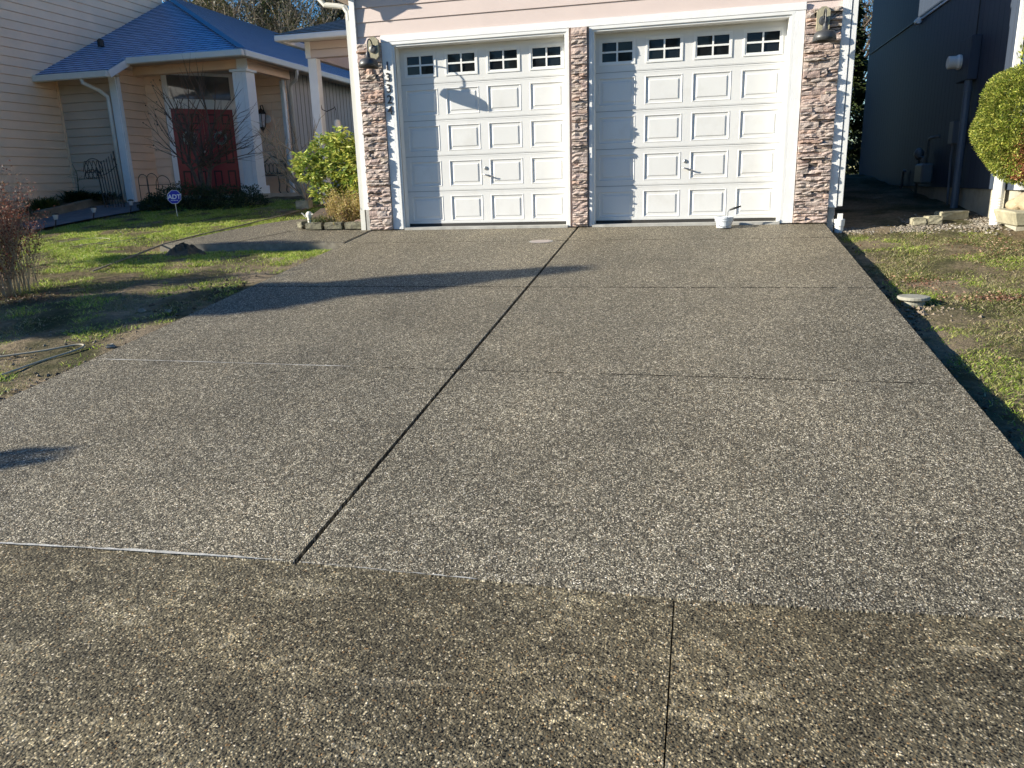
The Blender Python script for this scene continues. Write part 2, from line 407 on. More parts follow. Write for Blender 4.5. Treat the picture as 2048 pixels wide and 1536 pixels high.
XL, XJ, XR = -.5114, 2.5842, 5.8292
GJ = [-.03, -.98, -3.38, -5.75, -8.125]
mb = MB()
def slab(x0, x1, ya, yb, th=.10, ch=.004):   # ya > yb ; bevelled-top slab following the slope
    P = []
    for (dx, dz) in ((0, -th), (0, -ch), (ch, 0)):
        for x, y in ((x0 + dx, yb + dx), (x1 - dx, yb + dx), (x1 - dx, ya - dx), (x0 + dx, ya - dx)):
            P.append((x, y, S * y + dz))
    F = [(8, 9, 10, 11)]
    for k in (0, 4):
        for a in range(4): F.append((k + a, k + (a + 1) % 4, k + 4 + (a + 1) % 4, k + 4 + a))
    mb.add(P, F)
for i in range(4):
    cg = (0, .001, .001, .0015)[i]; ng = (.001, .001, .0015, 0)[i]
    if i == 0: cg = 0
    if i < 3:
        slab(XL, XJ - .012, GJ[i] - cg, GJ[i + 1] + ng)
        slab(XJ + .012, XR, GJ[i] - cg, GJ[i + 1] + ng)
EDGE = [(-3, -8.24), (XL, -8.24), (1.1, -8.205), (1.84, -8.16), (2.5722, -8.132), (2.5962, -8.132), (4.17, -8.128), (4.8, -8.10), (5.42, -8.05), (XR, -8.02), (7, -7.98)]
def edge_y(x):
    for (a, ya), (b, yb) in zip(EDGE[:-1], EDGE[1:]):
        if a <= x <= b: return ya + (yb - ya) * (x - a) / (b - a)
    return EDGE[-1][1] if x > 0 else EDGE[0][1]
def poly_slab(pts, zf, th=.10):
    n = len(pts)
    mb.add([(x, y, zf(x, y)) for x, y in pts] + [(x, y, zf(x, y) - th) for x, y in pts],
           [tuple(range(n)), tuple(range(2 * n - 1, n - 1, -1))] + [(i, n + i, n + (i + 1) % n, (i + 1) % n) for i in range(n)])
zd = lambda x, y: S * y
for (a, b) in ((XL, 2.5722), (2.5962, XR)):
    mid = [q for q in EDGE if a < q[0] < b]
    poly_slab([(a, edge_y(a))] + mid + [(b, edge_y(b)), (b, -5.7515), (a, -5.7515)], zd)
drive = mb.build('driveway', M['drive']); tag(drive, kind='structure')
mb = MB()
for a, b in ((XL + .02, XJ), (XJ, XR - .02)):
    mb.add([(a, -8.0, S * -8.0 - .03), (b, -8.0, S * -8.0 - .03), (b, -.05, S * -.05 - .03), (a, -.05, S * -.05 - .03)], [(0, 1, 2, 3)])
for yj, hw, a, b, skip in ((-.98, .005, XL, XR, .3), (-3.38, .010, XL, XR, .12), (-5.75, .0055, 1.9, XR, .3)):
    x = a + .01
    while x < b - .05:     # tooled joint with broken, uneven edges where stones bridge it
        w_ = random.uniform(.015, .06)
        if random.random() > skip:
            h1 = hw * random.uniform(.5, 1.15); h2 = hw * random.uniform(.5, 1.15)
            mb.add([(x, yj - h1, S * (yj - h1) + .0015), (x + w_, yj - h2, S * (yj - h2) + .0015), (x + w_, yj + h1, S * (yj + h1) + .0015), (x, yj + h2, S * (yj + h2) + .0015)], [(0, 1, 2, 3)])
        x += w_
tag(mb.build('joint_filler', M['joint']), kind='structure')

# apron : old level slab by the street with a scored joint
mb = MB()
ZA = -.934
def flat(x0, x1, y0, y1, z, th=.1, ch=.004):
    mb.add([(x0, y0, z - th), (x1, y0, z - th), (x1, y1, z - th), (x0, y1, z - th), (x0, y0, z), (x1, y0, z), (x1, y1, z), (x0, y1, z)],
           [(0, 3, 2, 1), (4, 5, 6, 7), (0, 1, 5, 4), (1, 2, 6, 5), (2, 3, 7, 6), (3, 0, 4, 7)])
za_ = lambda x, y: max(ZA, S * y - .004) if y > -8.3 else ZA
bl = [(-3, edge_y(-3) - .005)] + [(q[0], q[1] - .005) for q in EDGE if -3 < q[0] < 4.17] + [(4.1775, edge_y(4.17) - .005)]
poly_slab([(-14, -10.4), (4.1775, -10.4)] + bl[::-1] + [(-14, bl[0][1])], za_)
br_ = [(4.1825, edge_y(4.17) - .005)] + [(q[0], q[1] - .005) for q in EDGE if 4.2 < q[0]]
poly_slab([(20, -10.4), (20, br_[-1][1])] + br_[::-1] + [(4.1825, -10.4)], za_)
tag(mb.build('apron', M['apron']), kind='structure')
mb = MB(); flat(-60, 60, -30, -10.42, ZA - .01)
tag(mb.build('road', M['apron']), kind='structure')
# cement lip along the joint between new and old concrete, with a wavy edge
mb = MB()
def lip(x0, x1, w, ph, y0=-8.13, zf=None, zoff=.006, step=.03, rag=.004):
    n = int((x1 - x0) / step); top = []; bot = []
    for i in range(n + 1):
        x = x0 + (x1 - x0) * i / n
        t = i / n; ww = w * (math.sin(math.pi * min(1, t * 6)) if t < 1 / 12 else (1 if t < .92 else (1 - t) / .08)) 
        ww = max(.001, ww * (.75 + .25 * math.sin(x * 7 + ph) + random.uniform(-.15, .15)))
        yo = y0 if y0 > -8 else edge_y(x)
        yt = yo + ww * .4 + random.uniform(-rag, rag); yb = yo - ww * .6 + .003 * math.sin(x * 3.1)
        top.append((x, yt)); bot.append((x, yb))
    for i in range(n):
        q = [bot[i], bot[i + 1], top[i + 1], top[i]]
        zz = [(zf(p[0], p[1]) if zf else max(ZA, S * p[1])) + zoff for p in q]
        mb.add([(p[0], p[1], z) for p, z in zip(q, zz)], [(0, 1, 2, 3)])
lip(1.55, 2.53, .017, 0, zoff=.010); lip(.2, 1.55, .014, 1, zoff=.009); lip(2.62, 3.4, .003, 2, zoff=.007)
lip(-.45, 1.75, .010, 3, y0=-5.75, zf=lambda x, y: S * y, zoff=.003, rag=.002)
lip(-.2, 1.2, .012, 5, y0=-5.75, zf=lambda x, y: S * y, zoff=.0034, rag=.002)
tag(mb.build('cement_lip', M['paste']), kind='structure')

# walkway to the porch
def Wz(x, y): return S * y + .006 if y > -.9 else S * -.9 + .006 + (y + .9) * .1
wp = [(-3.47, -1.0), (-.52, -1.0), (-.52, -.02), (-.62, .0), (-.62, 1.0), (-1.0, 1.35), (-2.0, 1.25), (-2.45, 1.1), (-2.75, .78), (-3.1, .1)]
mb = MB(); n = len(wp)
mb.add([(x, y, Wz(x, y)) for x, y in wp] + [(x, y, Wz(x, y) - .16) for x, y in wp],
       [tuple(range(n)), tuple(range(2 * n - 1, n - 1, -1))] + [(i, n + i, n + (i + 1) % n, (i + 1) % n) for i in range(n)])
M['pathside'] = paint('path_edge_concrete', (.24, .215, .17), .9, .2, 9, .5, 40, dirt=((.12, .10, .07), 6, .5, .7))
bm_w = mb.build('path', [M['drive'], M['pathside']]); tag(bm_w, kind='structure')
for p in bm_w.data.polygons:
    if abs(p.normal.z) < .5: p.material_index = 1
mb = MB()
mb.add([(-3.44, -.995, Wz(0, -1) + .004), (-.53, -.995, Wz(0, -1) + .004), (-.53, -.983, Wz(0, -.983) + .004), (-3.44, -.983, Wz(0, -.983) + .004)], [(0, 1, 2, 3)])
mb.add([(-2.35, -.99, Wz(0, -.99) + .004), (-2.33, -.99, Wz(0, -.99) + .004), (-1.86, .0, Wz(0, 0) + .004), (-1.88, .0, Wz(0, 0) + .004)], [(0, 1, 2, 3)])
mb.m = 1
mb.add([(-.545, -.99, Wz(0, -.99) + .005), (-.53, -.99, Wz(0, -.99) + .005), (-.53, -.02, .008), (-.545, -.02, .008)], [(0, 1, 2, 3)])
j = mb.build('path_joint', [M['pathside'], M['joint']]); tag(j, kind='structure')
j.data.polygons[1].material_index = 1
# grey side path and porch slab of the neighbour
mb = MB()
q = [(-8.1, 1.0), (-7.1, .45), (-6.95, 1.5), (-6.6, 2.6), (-6.3, 4.3), (-5.2, 4.3), (-5.2, 5.2), (-7.8, 5.2), (-8.35, 3.4)]
mb.add([(x, y, G(x, y) + .045) for x, y in q], [tuple(range(len(q)))])
tag(mb.build('side_path', M['pathgrey']), kind='structure')

# ------------------------------------------------------------------ garage house
GH = thing('garage_house', (2.67, 0, 0), 'cream house with two white garage doors between stacked stone pillars', 'house')
def lap_wall(mb, p0, p1, z0, z1, nrm, ex=.186, proud=.014, zstart=None, gap=.011):
    """lap siding between plan points p0,p1 ; nrm = outward normal"""
    nv = Vector((nrm[0], nrm[1], 0)).normalized()
    a = Vector((p0[0], p0[1], 0)); b = Vector((p1[0], p1[1], 0)); z = zstart if zstart is not None else z0
    while z < z1 - 1e-4:
        zb = max(z, z0); zt = min(z + ex, z1)
        if zt > zb + gap:
            o1 = nv * proud; o2 = nv * .002; o3 = -nv * .02; Z = lambda q: Vector((0, 0, q))
            V = [a + o1 + Z(zb + gap), b + o1 + Z(zb + gap), b + o2 + Z(zt), a + o2 + Z(zt),
                 a + o3 + Z(zb + gap), b + o3 + Z(zb + gap), a + o3 + Z(zb), b + o3 + Z(zb), a + o2 + Z(zb), b + o2 + Z(zb)]
            mb.add(V, [(0, 1, 2, 3), (4, 5, 1, 0), (6, 7, 5, 4), (8, 9, 7, 6)])
            mb.add([a + o1 + Z(zb + gap), a + o3 + Z(zb + gap), a + o2 + Z(zt)], [(0, 1, 2)])
            mb.add([b + o1 + Z(zb + gap), b + o3 + Z(zb + gap), b + o2 + Z(zt)], [(0, 1, 2)])
        z += ex
ZR = 3.43; PIT = .5; EX0, EX1 = -1.19, 6.53
def gz(x): return ZR + PIT * (min(x, 5.34 - x) + 1.19)
# facade siding above the doors (courses clipped to the gable)
mb = MB(); z = 2.678 - .186
while z < 5.1:
    zt = z + .186; zc = max(z, 2.584)
    xa, xb = -.60, 5.94
    if z > 3.5: xa = max(xa, (z - ZR) / PIT - 1.19); xb = 5.34 - xa
    if xb > xa:
        mb.add([(xa, .018, zc), (xb, .018, zc), (xb, .034, zt), (xa, .034, zt), (xa, .040, zc), (xb, .040, zc)], [(0, 1, 2, 3), (4, 5, 1, 0)])
    z += .186
mb.build('siding', M['siding'], GH)
# body walls : side walls, back of the doors
mb = MB(); mb.box(-.60, 5.94, .045, .06, 2.58, 3.5)
lap_wall(mb, (-.60, 9.0), (-.60, .05), 0.0, 3.42, (-1, 0)); lap_wall(mb, (5.94, .05), (5.94, 9.0), -.1, 3.42, (1, 0))
mb.box(-.60, 0, .038, .06, 0, 2.6); mb.box(2.43, 2.795, .038, .2, 0, 2.6); mb.box(5.26, 5.94, .038, .06, 0, 2.6); mb.box(-.60, -.59, .06, 9, 0, 3.45); mb.box(5.93, 5.94, .05, 9, -.2, 3.45)
mb.build('wall', M['siding'], GH)
# upper floor set back
mb = MB(); mb.box(-.2, 5.94, 4.6, 10, 3.0, 6.2); mb.build('upper_wall', M['siding'], GH)
def roof_plane(origin, u, v, poly, name, mat, parent, ex=.14, lip_=.012):
    """poly in (u,v) metres ; courses lifted at their lower edge"""
    O = Vector(origin); U = Vector(u).normalized(); V = Vector(v).normalized(); Nn = U.cross(V)
    if Nn.z < 0: Nn = -Nn
    vs = []; fs = []; uvs = []
    vmin = min(p[1] for p in poly); vmax = max(p[1] for p in poly)
    def rng_(vv):
        xs_ = []
        for i in range(len(poly)):
            a, b = poly[i], poly[(i + 1) % len(poly)]
            if (a[1] - vv) * (b[1] - vv) <= 0 and abs(a[1] - b[1]) > 1e-9:
                t = (vv - a[1]) / (b[1] - a[1]); xs_.append(a[0] + t * (b[0] - a[0]))
            elif abs(a[1] - vv) < 1e-9 and abs(b[1] - vv) < 1e-9: xs_ += [a[0], b[0]]
        return (min(xs_), max(xs_)) if xs_ else None
    vv = vmin; k = 0
    cuts = sorted(set([p[1] for p in poly if vmin < p[1] < vmax]))
    levels = []
    while vv < vmax - 1e-6: levels.append(vv); vv += ex
    levels = sorted(levels + cuts) + [vmax]
    for a, b in zip(levels[:-1], levels[1:]):
        if b - a < 1e-4: continue
        ra, rb = rng_(a + 1e-5), rng_(b - 1e-5)
        if not ra or not rb: continue
        fa = 1 - ((a - vmin) / ex % 1); 
        P = [O + U * ra[0] + V * a + Nn * lip_, O + U * ra[1] + V * a + Nn * lip_, O + U * rb[1] + V * b + Nn * .001, O + U * rb[0] + V * b + Nn * .001,
             O + U * ra[0] + V * a - Nn * .004, O + U * ra[1] + V * a - Nn * .004]
        n0 = len(vs); vs += [tuple(p) for p in P]; fs += [[n0, n0 + 1, n0 + 2, n0 + 3], [n0 + 4, n0 + 5, n0 + 1, n0]]
        uvs += [(ra[0], a + .005), (ra[1], a + .005), (rb[1], b - .005), (rb[0], b - .005), (ra[0], a + .004), (ra[1], a + .004), (ra[1], a + .005), (ra[0], a + .005)]
    # deck underneath
    n0 = len(vs); vs += [tuple(O + U * p[0] + V * p[1] - Nn * .02) for p in poly]; fs.append([n0 + i for i in range(len(poly))])
    uvs += [(p[0], p[1]) for p in poly]
    return link_mesh(name, vs, fs, mat, parent, uv=uvs)
OV = .40
L1 = math.hypot(3.86, 3.86 * PIT)
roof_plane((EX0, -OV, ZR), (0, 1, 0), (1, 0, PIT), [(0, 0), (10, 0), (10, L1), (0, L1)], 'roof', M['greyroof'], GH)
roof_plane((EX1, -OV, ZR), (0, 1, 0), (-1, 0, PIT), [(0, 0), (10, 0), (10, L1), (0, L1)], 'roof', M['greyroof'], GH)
# rake fascias, eave return, gutters
mb = MB()
for s_, x0 in ((1, EX0), (-1, EX1)):
    a = Vector((x0, -OV + .01, ZR - .09)); b = Vector((2.67, -OV + .01, ZR - .09 + PIT * 3.86))
    mb.beam(a, b, .03, .16)
mb.box(EX0, -.60, -OV + .02, -OV + .30, ZR - .045, ZR - .03)
mb.build('rake_fascia', M['white'], GH)
bx('gutter', M['gutter'], GH, (EX0 - .02, EX0 + .10, -OV - .0, 9.0, ZR - .05, ZR + .05))
bx('gutter', M['gutter'], GH, (EX1 - .1, EX1 + .02, -OV, 9.0, ZR - .15, ZR - .02))
# corner boards
bx('corner_board', M['whiterough'], GH, (-.622, -.545, -.022, .014, .30, 3.35), (-.622, -.602, .014, .10, .30, 3.35), label='narrow white corner board beside the left stone pillar')
bx('corner_board', M['whiterough'], GH, (5.855, 5.955, -.008, .014, .20, 3.35), (5.945, 5.965, .014, .10, .20, 3.35), label='white corner board with jagged shadow beside the right stone pillar')
# door casings + header
bx('header_trim', M['whiterough'], GH, (-.185, 5.435, -.012, .012, 2.582, 2.672), bevel=.002)
for a, b in ((-.183, -.062), (5.305, 5.432)): bx('door_casing', M['whiterough'], GH, (a, b, -.006, .02, .01, 2.579), bevel=.002)
mb = MB()
for x0, x1 in ((-.062, 2.478), (2.748, 5.305)):   # brick mould : two steps, around each opening
    for (e, ya, yb) in ((.036, -.006, .03), (.062, .012, .22)):
        mb.box(x0 + e - .036 if e > .04 else x0, x0 + e, ya, yb, .01, 2.579 - e)
        mb.box(x1 - e, x1 - e + .036 if e > .04 else x1, ya, yb, .01, 2.579 - e)
        mb.box(x0, x1, ya - .001, yb - .001, 2.579 - e, 2.579 - e + .036 if e > .04 else 2.579)
mb.build('door_jamb', M['white'], GH)
bx('garage_threshold', M['slabside'], GH, (.0, 2.44, -.028, .30, -.02, .030), (2.787, 5.268, -.028, .30, -.02, .030))

# garage doors
def garage_door(x0, W, label):
    H0, H1 = .045, 2.522; yd = .20; hs = (H1 - H0) / 5; pw = W / 4
    mb = MB()
    def q(a, b, c, d): mb.add([a, b, c, d], [(0, 1, 2, 3)])
    def rect(xa, xb, za, zb, y=yd): q((xa, y, za), (xb, y, za), (xb, y, zb), (xa, y, zb))
    wins = []
    for r in range(5):
        za = H0 + r * hs + (.003 if r else .03); zb = H0 + (r + 1) * hs - .003
        top = r == 4
        hh = (.245 if top else .362); zc = (H0 + (r + .5) * hs) + (.01 if top else 0); pz0, pz1 = zc - hh / 2, zc + hh / 2
        ww = (.485 if top else .492) * pw / .61
        if top: ww = .475 * pw / .61; pz0, pz1 = zc - .165, zc + .155
        rect(x0, x0 + W, za, pz0); rect(x0, x0 + W, pz1, zb)
        # rolled edge lines near the seams
        for zz in (za + .016, zb - .016):
            mb.box(x0, x0 + W, yd - .0025, yd - .0005, zz - .003, zz + .003)
        cx = x0
        for c in range(4):
            pa = x0 + (c + .5) * pw - ww / 2; pb = pa + ww
            rect(cx, pa, pz0, pz1); cx = pb
            if top: wins.append((pa, pb, pz0, pz1)); continue
            loops = [(0, 0), (.010, -.005), (.022, .010), (.052, .010), (.064, .001)]
            P = []
            for ins, dy in loops:
                P.append([(pa + ins, yd + dy, pz0 + ins), (pb - ins, yd + dy, pz0 + ins), (pb - ins, yd + dy, pz1 - ins), (pa + ins, yd + dy, pz1 - ins)])
            for A, B in zip(P[:-1], P[1:]):
                for k in range(4): q(A[k], A[(k + 1) % 4], B[(k + 1) % 4], B[k])
            q(*P[-1])
        rect(cx, x0 + W, pz0, pz1)
    door = mb.build('garage_door', M['door'], GH, label=label)
    mb = MB()
    for r in range(1, 5): mb.box(x0, x0 + W, yd + .006, yd + .016, H0 + r * hs - .008, H0 + r * hs + .008)
    mb.build('panel_seam', M['seam'], door)
    bx('bottom_seal', M['rubber'], door, (x0, x0 + W, yd + .004, yd + .03, .030, .078))
    for (pa, pb, a, b) in wins:
        mb = MB()
        def fr(i0, i1, y0, y1):
            mb.box(pa + i0, pb - i0, y0, y1, a + i0, a + i1); mb.box(pa + i0, pb - i0, y0, y1, b - i1, b - i0)
            mb.box(pa + i0, pa + i1, y0 , y1, a + i1, b - i1); mb.box(pb - i1, pb - i0, y0, y1, a + i1, b - i1)
        fr(0, .022, yd - .010, yd + .01); fr(.022, .040, yd - .004, yd + .012)
        mx, mz = (pa + pb) / 2, (a + b) / 2
        mb.box(mx - .011, mx + .011, yd - .003, yd + .012, a + .04, b - .04)
        mb.box(pa + .04, mx - .011, yd - .003, yd + .012, mz - .011, mz + .011); mb.box(mx + .011, pb - .04, yd - .003, yd + .012, mz - .011, mz + .011)
        w = mb.build('window', M['white'], door)
        mb = MB()
        for (ua, ub) in ((pa + .03, mx), (mx, pb - .03)):
            for (wa, wb) in ((a + .03, mz), (mz, b - .03)):
                e1, e2 = random.uniform(-.003, .003), random.uniform(-.003, .003)
                mb.add([(ua, yd + .013 + e1, wa), (ub, yd + .013 - e1, wa), (ub, yd + .013 - e1 + e2, wb), (ua, yd + .013 + e1 + e2, wb)], [(0, 1, 2, 3)])
        mb.build('window_pane', M['glass'], door)
    hx = x0 + W * .5; hz = H0 + hs * 1.5
    mb = MB(); mb.lathe((hx, yd - .001, hz + .055), [(.026, 0), (.026, -.006), (.018, -.012), (.012, -.012)], 16, 'y'); mb.build('lock', M['metal'], door, smooth=False)
    mb = MB(); mb.lathe((hx + .03, yd, hz - .045), [(.012, 0), (.012, -.04)], 10, 'y')
    mb.tube([(hx - .05, yd - .035, hz - .025), (hx, yd - .042, hz - .038), (hx + .03, yd - .044, hz - .045), (hx + .07, yd - .042, hz - .058), (hx + .11, yd - .035, hz - .06)], [.006, .010, .012, .009, .006], 8)
    mb.build('handle', M['metal'], door, smooth=True)
    return door
garage_door(0.0, 2.438, 'left white garage door crossed by the lamp shadow')
garage_door(2.787, 2.481, 'right white garage door with the bucket in front')
bx('latch_plate', M['gutter'], GH, (5.25, 5.275, .165, .198, 1.55, 1.83))

# stacked stone
def stone_panel(x0, x1, z1, label, base=.012):
    mb = MB(); z = base
    V, F = [], []
    def stone(xa, xb, za, zb, d):
        n = len(V); nx_ = max(2, int((xb - xa) / .045)); nz_ = 2 if zb - za > .03 else 1
        for k in range(nz_ + 1):
            for i in range(nx_ + 1):
                t = i / nx_; u = k / nz_
                ed = min(t, 1 - t) < 1e-6 or min(u, 1 - u) < 1e-6
                yy = -d + (.011 if ed else 0) + random.uniform(-.010, .010)
                jx = 0 if min(t, 1 - t) < 1e-6 else random.uniform(-.006, .006)
                V.append((xa + (xb - xa) * t + jx, yy, za + (zb - za) * u + (random.uniform(-.004, .004) if 0 < t < 1 else 0)))
        m_ = nx_ + 1
        for k in range(nz_):
            for i in range(nx_): F.append([n + k * m_ + i, n + k * m_ + i + 1, n + (k + 1) * m_ + i + 1, n + (k + 1) * m_ + i])
        # sides back to the wall
        ring = [n + i for i in range(m_)] + [n + k * m_ + nx_ for k in range(1, nz_ + 1)] + [n + nz_ * m_ + i for i in range(nx_ - 1, -1, -1)] + [n + k * m_ for k in range(nz_ - 1, 0, -1)]
        b0 = len(V)
        for r_ in ring: V.append((V[r_][0], .035, V[r_][2]))
        L_ = len(ring)
        for i in range(L_): F.append([ring[i], b0 + i, b0 + (i + 1) % L_, ring[(i + 1) % L_]])
    while z < z1 - .012:
        h = random.choice([.022, .026, .032, .038, .045, .055, .062, .078]); h = min(h, z1 - z)
        if z1 - (z + h) < .02: h = z1 - z
        x = x0 + random.uniform(-.002, .004)
        while x < x1 - .01:
            w = random.uniform(.07, .30) if h > .03 else random.uniform(.10, .34)
            if x1 - (x + w) < .06: w = x1 - x - random.uniform(-.002, .004)
            d = random.choice([.026, .034, .042, .050, .058, .066]) + random.uniform(-.004, .006)
            if h > .05 and random.random() < .45:
                zz = z + h * random.uniform(.4, .6)
                stone(x, x + w, z + .001, zz - .001, d); stone(x, x + w, zz + .001, z + h - .001, d + random.uniform(-.02, .015))
            else: stone(x, x + w, z + .001, z + h - .001, d)
            x += w + random.uniform(.001, .004)
        z += h + random.uniform(.001, .004)
    o = link_mesh('stone_pillar', V, F, M['stone'], GH); o['label'] = label
    bx('mortar', M['mortar'], o, (x0 + .004, x1 - .004, -.012, .034, base + .003, z1 - .006))
    return o
stone_panel(-.542, -.186, 2.58, 'left stacked stone pillar beside the house number')
stone_panel(2.512, 2.722, 2.575, 'narrow stacked stone pillar between the two garage doors')
stone_panel(5.440, 5.850, 2.58, 'wide stacked stone pillar on the right')
bx('pillar_base', M['slabside'], GH, (-.60, -.545, -.02, .04, -.02, .30))
bx('pillar_base', M['slabside'], GH, (5.86, 5.94, .01, .04, -.25, .20))

# house number
def text_mesh(body, size, name, mat, parent, origin, right, up, extrude=.004, bold=0, align='CENTER'):
    cu = bpy.data.curves.new('tmp', 'FONT'); cu.body = body; cu.size = size; cu.extrude = extrude; cu.offset = bold
    cu.align_x = align; cu.align_y = 'CENTER'
    ob = bpy.data.objects.new('tmp', cu); COL.objects.link(ob)
    bpy.context.view_layer.update()
    me = bpy.data.meshes.new_from_object(ob.evaluated_get(bpy.context.evaluated_depsgraph_get()))
    bpy.data.objects.remove(ob); 
    R_ = Vector(right).normalized(); U_ = Vector(up).normalized(); N_ = R_.cross(U_); off = worldloc(parent) if parent else Vector((0, 0, 0))
    for v in me.vertices: c = v.co.copy(); v.co = Vector(origin) + R_ * c.x + U_ * c.y + N_ * c.z - off
    me.materials.clear(); me.materials.append(mat)
    o = bpy.data.objects.new(name, me); COL.objects.link(o)
    if parent: o.parent = parent
    return o
for i, ch in enumerate('13324'):
    text_mesh(ch, .160, 'house_number', M['num'], GH, (-.108, -.0135, 2.265 - i * .148), (1, 0, 0), (0, 0, 1), .005, .0008)

# downspouts
mb = MB()
mb.box(-.690, -.626, -.012, .055, .30, 3.02); mb.box(-.695, -.622, -.018, .06, .0, .30)
mb.tube([(-1.12, .02, 3.40), (-1.08, .02, 3.22), (-1.0, .02, 3.13), (-.80, .02, 3.10), (-.71, .02, 3.08), (-.658, .02, 3.0), (-.658, .02, 2.9)], .037, 10)
mb.build('downspout', M['gutter'], GH, label='left downspout beside the planted bed')
bx('downspout', M['white'], GH, (5.970, 6.035, .0, .065, .21, 3.1), bevel=.006, label='right downspout emptying into a white drain pipe')

# porch of the garage house
PY = 3.0
bx('porch_post', M['colwhite'], GH, (-2.885, -2.71, PY, PY + .17, G(-2.8, PY), 2.95), bevel=.006)
bx('porch_post', M['colwhite'], GH, (-1.55, -1.43, PY + 2.2, PY + 2.32, .3, 2.95), bevel=.006)
mb = MB(); lap_wall(mb, (-2.86, PY), (-.62, PY), 2.945, 3.24, (0, -1), .14); mb.box(-2.86, -.62, PY + .022, PY + .12, 2.95, 3.24)
mb.box(-2.86, -2.74, PY + .12, PY + 3.0, 2.95, 3.24)
mb.build('porch_beam', M['siding'], GH)
bx('porch_trim', M['white'], GH, (-2.90, -2.80, PY - .03, PY - .012, 2.95, 3.25))
bx('porch_gutter', M['white'], GH, (-3.27, -.62, PY - .45, PY - .34, 3.20, 3.30), (-3.27, -3.17, PY - .34, PY + 3, 3.20, 3.30), bevel=.012)
bx('porch_soffit', M['gutter'], GH, (-3.2, -.62, PY - .36, PY - .02, 3.235, 3.25))
Lp = math.hypot(2.6, 2.6 * .38)
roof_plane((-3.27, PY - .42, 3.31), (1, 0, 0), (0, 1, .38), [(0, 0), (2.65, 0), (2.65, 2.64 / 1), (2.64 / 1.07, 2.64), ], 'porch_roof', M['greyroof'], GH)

# wall lamps (gooseneck barn lights)
def wall_lamp(x, z, label):
    t = thing('wall_lamp', (x, -.06, z), label, 'wall lamp', 'gooseneck lamps on the stone pillars')
    b = MB(); w, h = .075, .15
    pr = [(-w, -h * .7), (-w * .35, -h), (w * .35, -h), (w, -h * .7), (w, h * .7), (w * .35, h), (-w * .35, h), (-w, h * .7)]
    vs = [(x + a, -.085, z + c) for a, c in pr] + [(x + a, -.03, z + c) for a, c in pr]
    b.add(vs, [tuple(range(8))[::-1]] + [(i, (i + 1) % 8, 8 + (i + 1) % 8, 8 + i) for i in range(8)])
    b.build('mounting_block', M['tanblock'], t)
    b = MB(); b.lathe((x, -.085, z - .01), [(.055, 0), (.055, -.012), (.03, -.02)], 20, 'y'); b.build('back_plate', M['lamp'], t)
    b = MB(); P = []
    for i in range(15):
        a = math.pi * (i / 14) * 1.0
        P.append((x, -.10 - .09 * (1 - math.cos(a)) , z + .0 + .10 * math.sin(a)))
    P += [(x, -.28, z - .05), (x, -.28, z - .09)]
    b.tube(P, .009, 8); b.build('arm', M['lamp'], t, smooth=True)
    b = MB(); c = (x, -.28, z - .10)
    b.lathe(c, [(.018, .03), (.030, .0), (.034, -.045), (.055, -.055), (.092, -.062), (.116, -.082), (.130, -.120), (.139, -.172), (.132, -.172), (.122, -.118), (.09, -.072), (.03, -.058)], 28, cap=False)
    b.build('shade', M['lamp'], t, smooth=True)
    b = MB(); b.lathe(c, [(.02, -.07), (.03, -.09), (.028, -.12), (.012, -.135)], 12); b.build('bulb', M['ivory'], t, smooth=True)
    return t
wall_lamp(-.275, 2.50, 'dark gooseneck lamp on the left pillar above the house number')
wall_lamp(5.63, 2.44, 'dark gooseneck lamp on the right pillar')

# ------------------------------------------------------------------ neighbour's house (left)
NH = thing('neighbour_house', (-8, 6, .5), 'tan lap sided house with blue grey hip roof and red double door', 'house')
EXN = .178
mb = MB()
lap_wall(mb, (-9.5, -1.03), (-9.5, 8.1), .55, 7.4, (1, 0), EXN)
mb.box(-15, -9.525, -1.03, 8.1, .0, 7.4)
mb.build('wall', M['nsiding'], NH, label='tall two storey side wall of tan lap siding')
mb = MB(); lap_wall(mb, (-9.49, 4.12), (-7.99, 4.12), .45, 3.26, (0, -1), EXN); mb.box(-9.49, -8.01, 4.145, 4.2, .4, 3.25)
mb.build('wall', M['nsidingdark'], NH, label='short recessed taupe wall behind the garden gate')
dd = Vector((.69, .72, 0)).normalized(); nn_ = Vector((.72, -.69, 0)).normalized(); D0 = Vector((-7.99, 5.02, 0))
def dp(s_, z, o=0): p = D0 + dd * s_ + nn_ * o; return (p.x, p.y, z)
mb = MB(); lap_wall(mb, (-7.985, 4.12), (-7.985, 5.02), .45, 3.22, (1, 0), EXN)
lap_wall(mb, dp(0, 0)[:2], dp(2.06, 0)[:2], .5, 3.5, (nn_.x, nn_.y), EXN)
lap_wall(mb, (-6.57, 6.5), (-5.31, 6.5), .5, 3.5, (0, -1), EXN)
mb.build('porch_wall', M['nsiding'], NH)
bx('side_wall', M['ngrey'], NH, (-5.55, -5.335, 6.52, 22, .2, 3.5))
mb = MB()
x_ = 6.6
while x_ < 20: mb.box(-5.334, -5.330, x_, x_ + .012, .4, 3.35); x_ += .2
mb.build('siding_groove', M['iron'], NH)
bx('foundation', M['foundation'], NH, (-9.49, -7.99, 4.08, 4.11, .3, .47), (-5.345, -5.32, 6.6, 22, .2, .5))
bx('corner_board', M['colwhite'], NH, (-8.135, -7.965, 4.075, 4.105, .46, 3.12), (-7.972, -7.95, 4.105, 4.20, .46, 3.12), bevel=.003)
bx('corner_board', M['nsiding'], NH, (-9.488, -9.45, 4.08, 4.112, .5, 3.2))
bx('corner_board', M['colwhite'], NH, (-5.36, -5.325, 6.40, 6.53, .42, 3.2), (-5.45, -5.36, 6.47, 6.485, .42, 3.1))
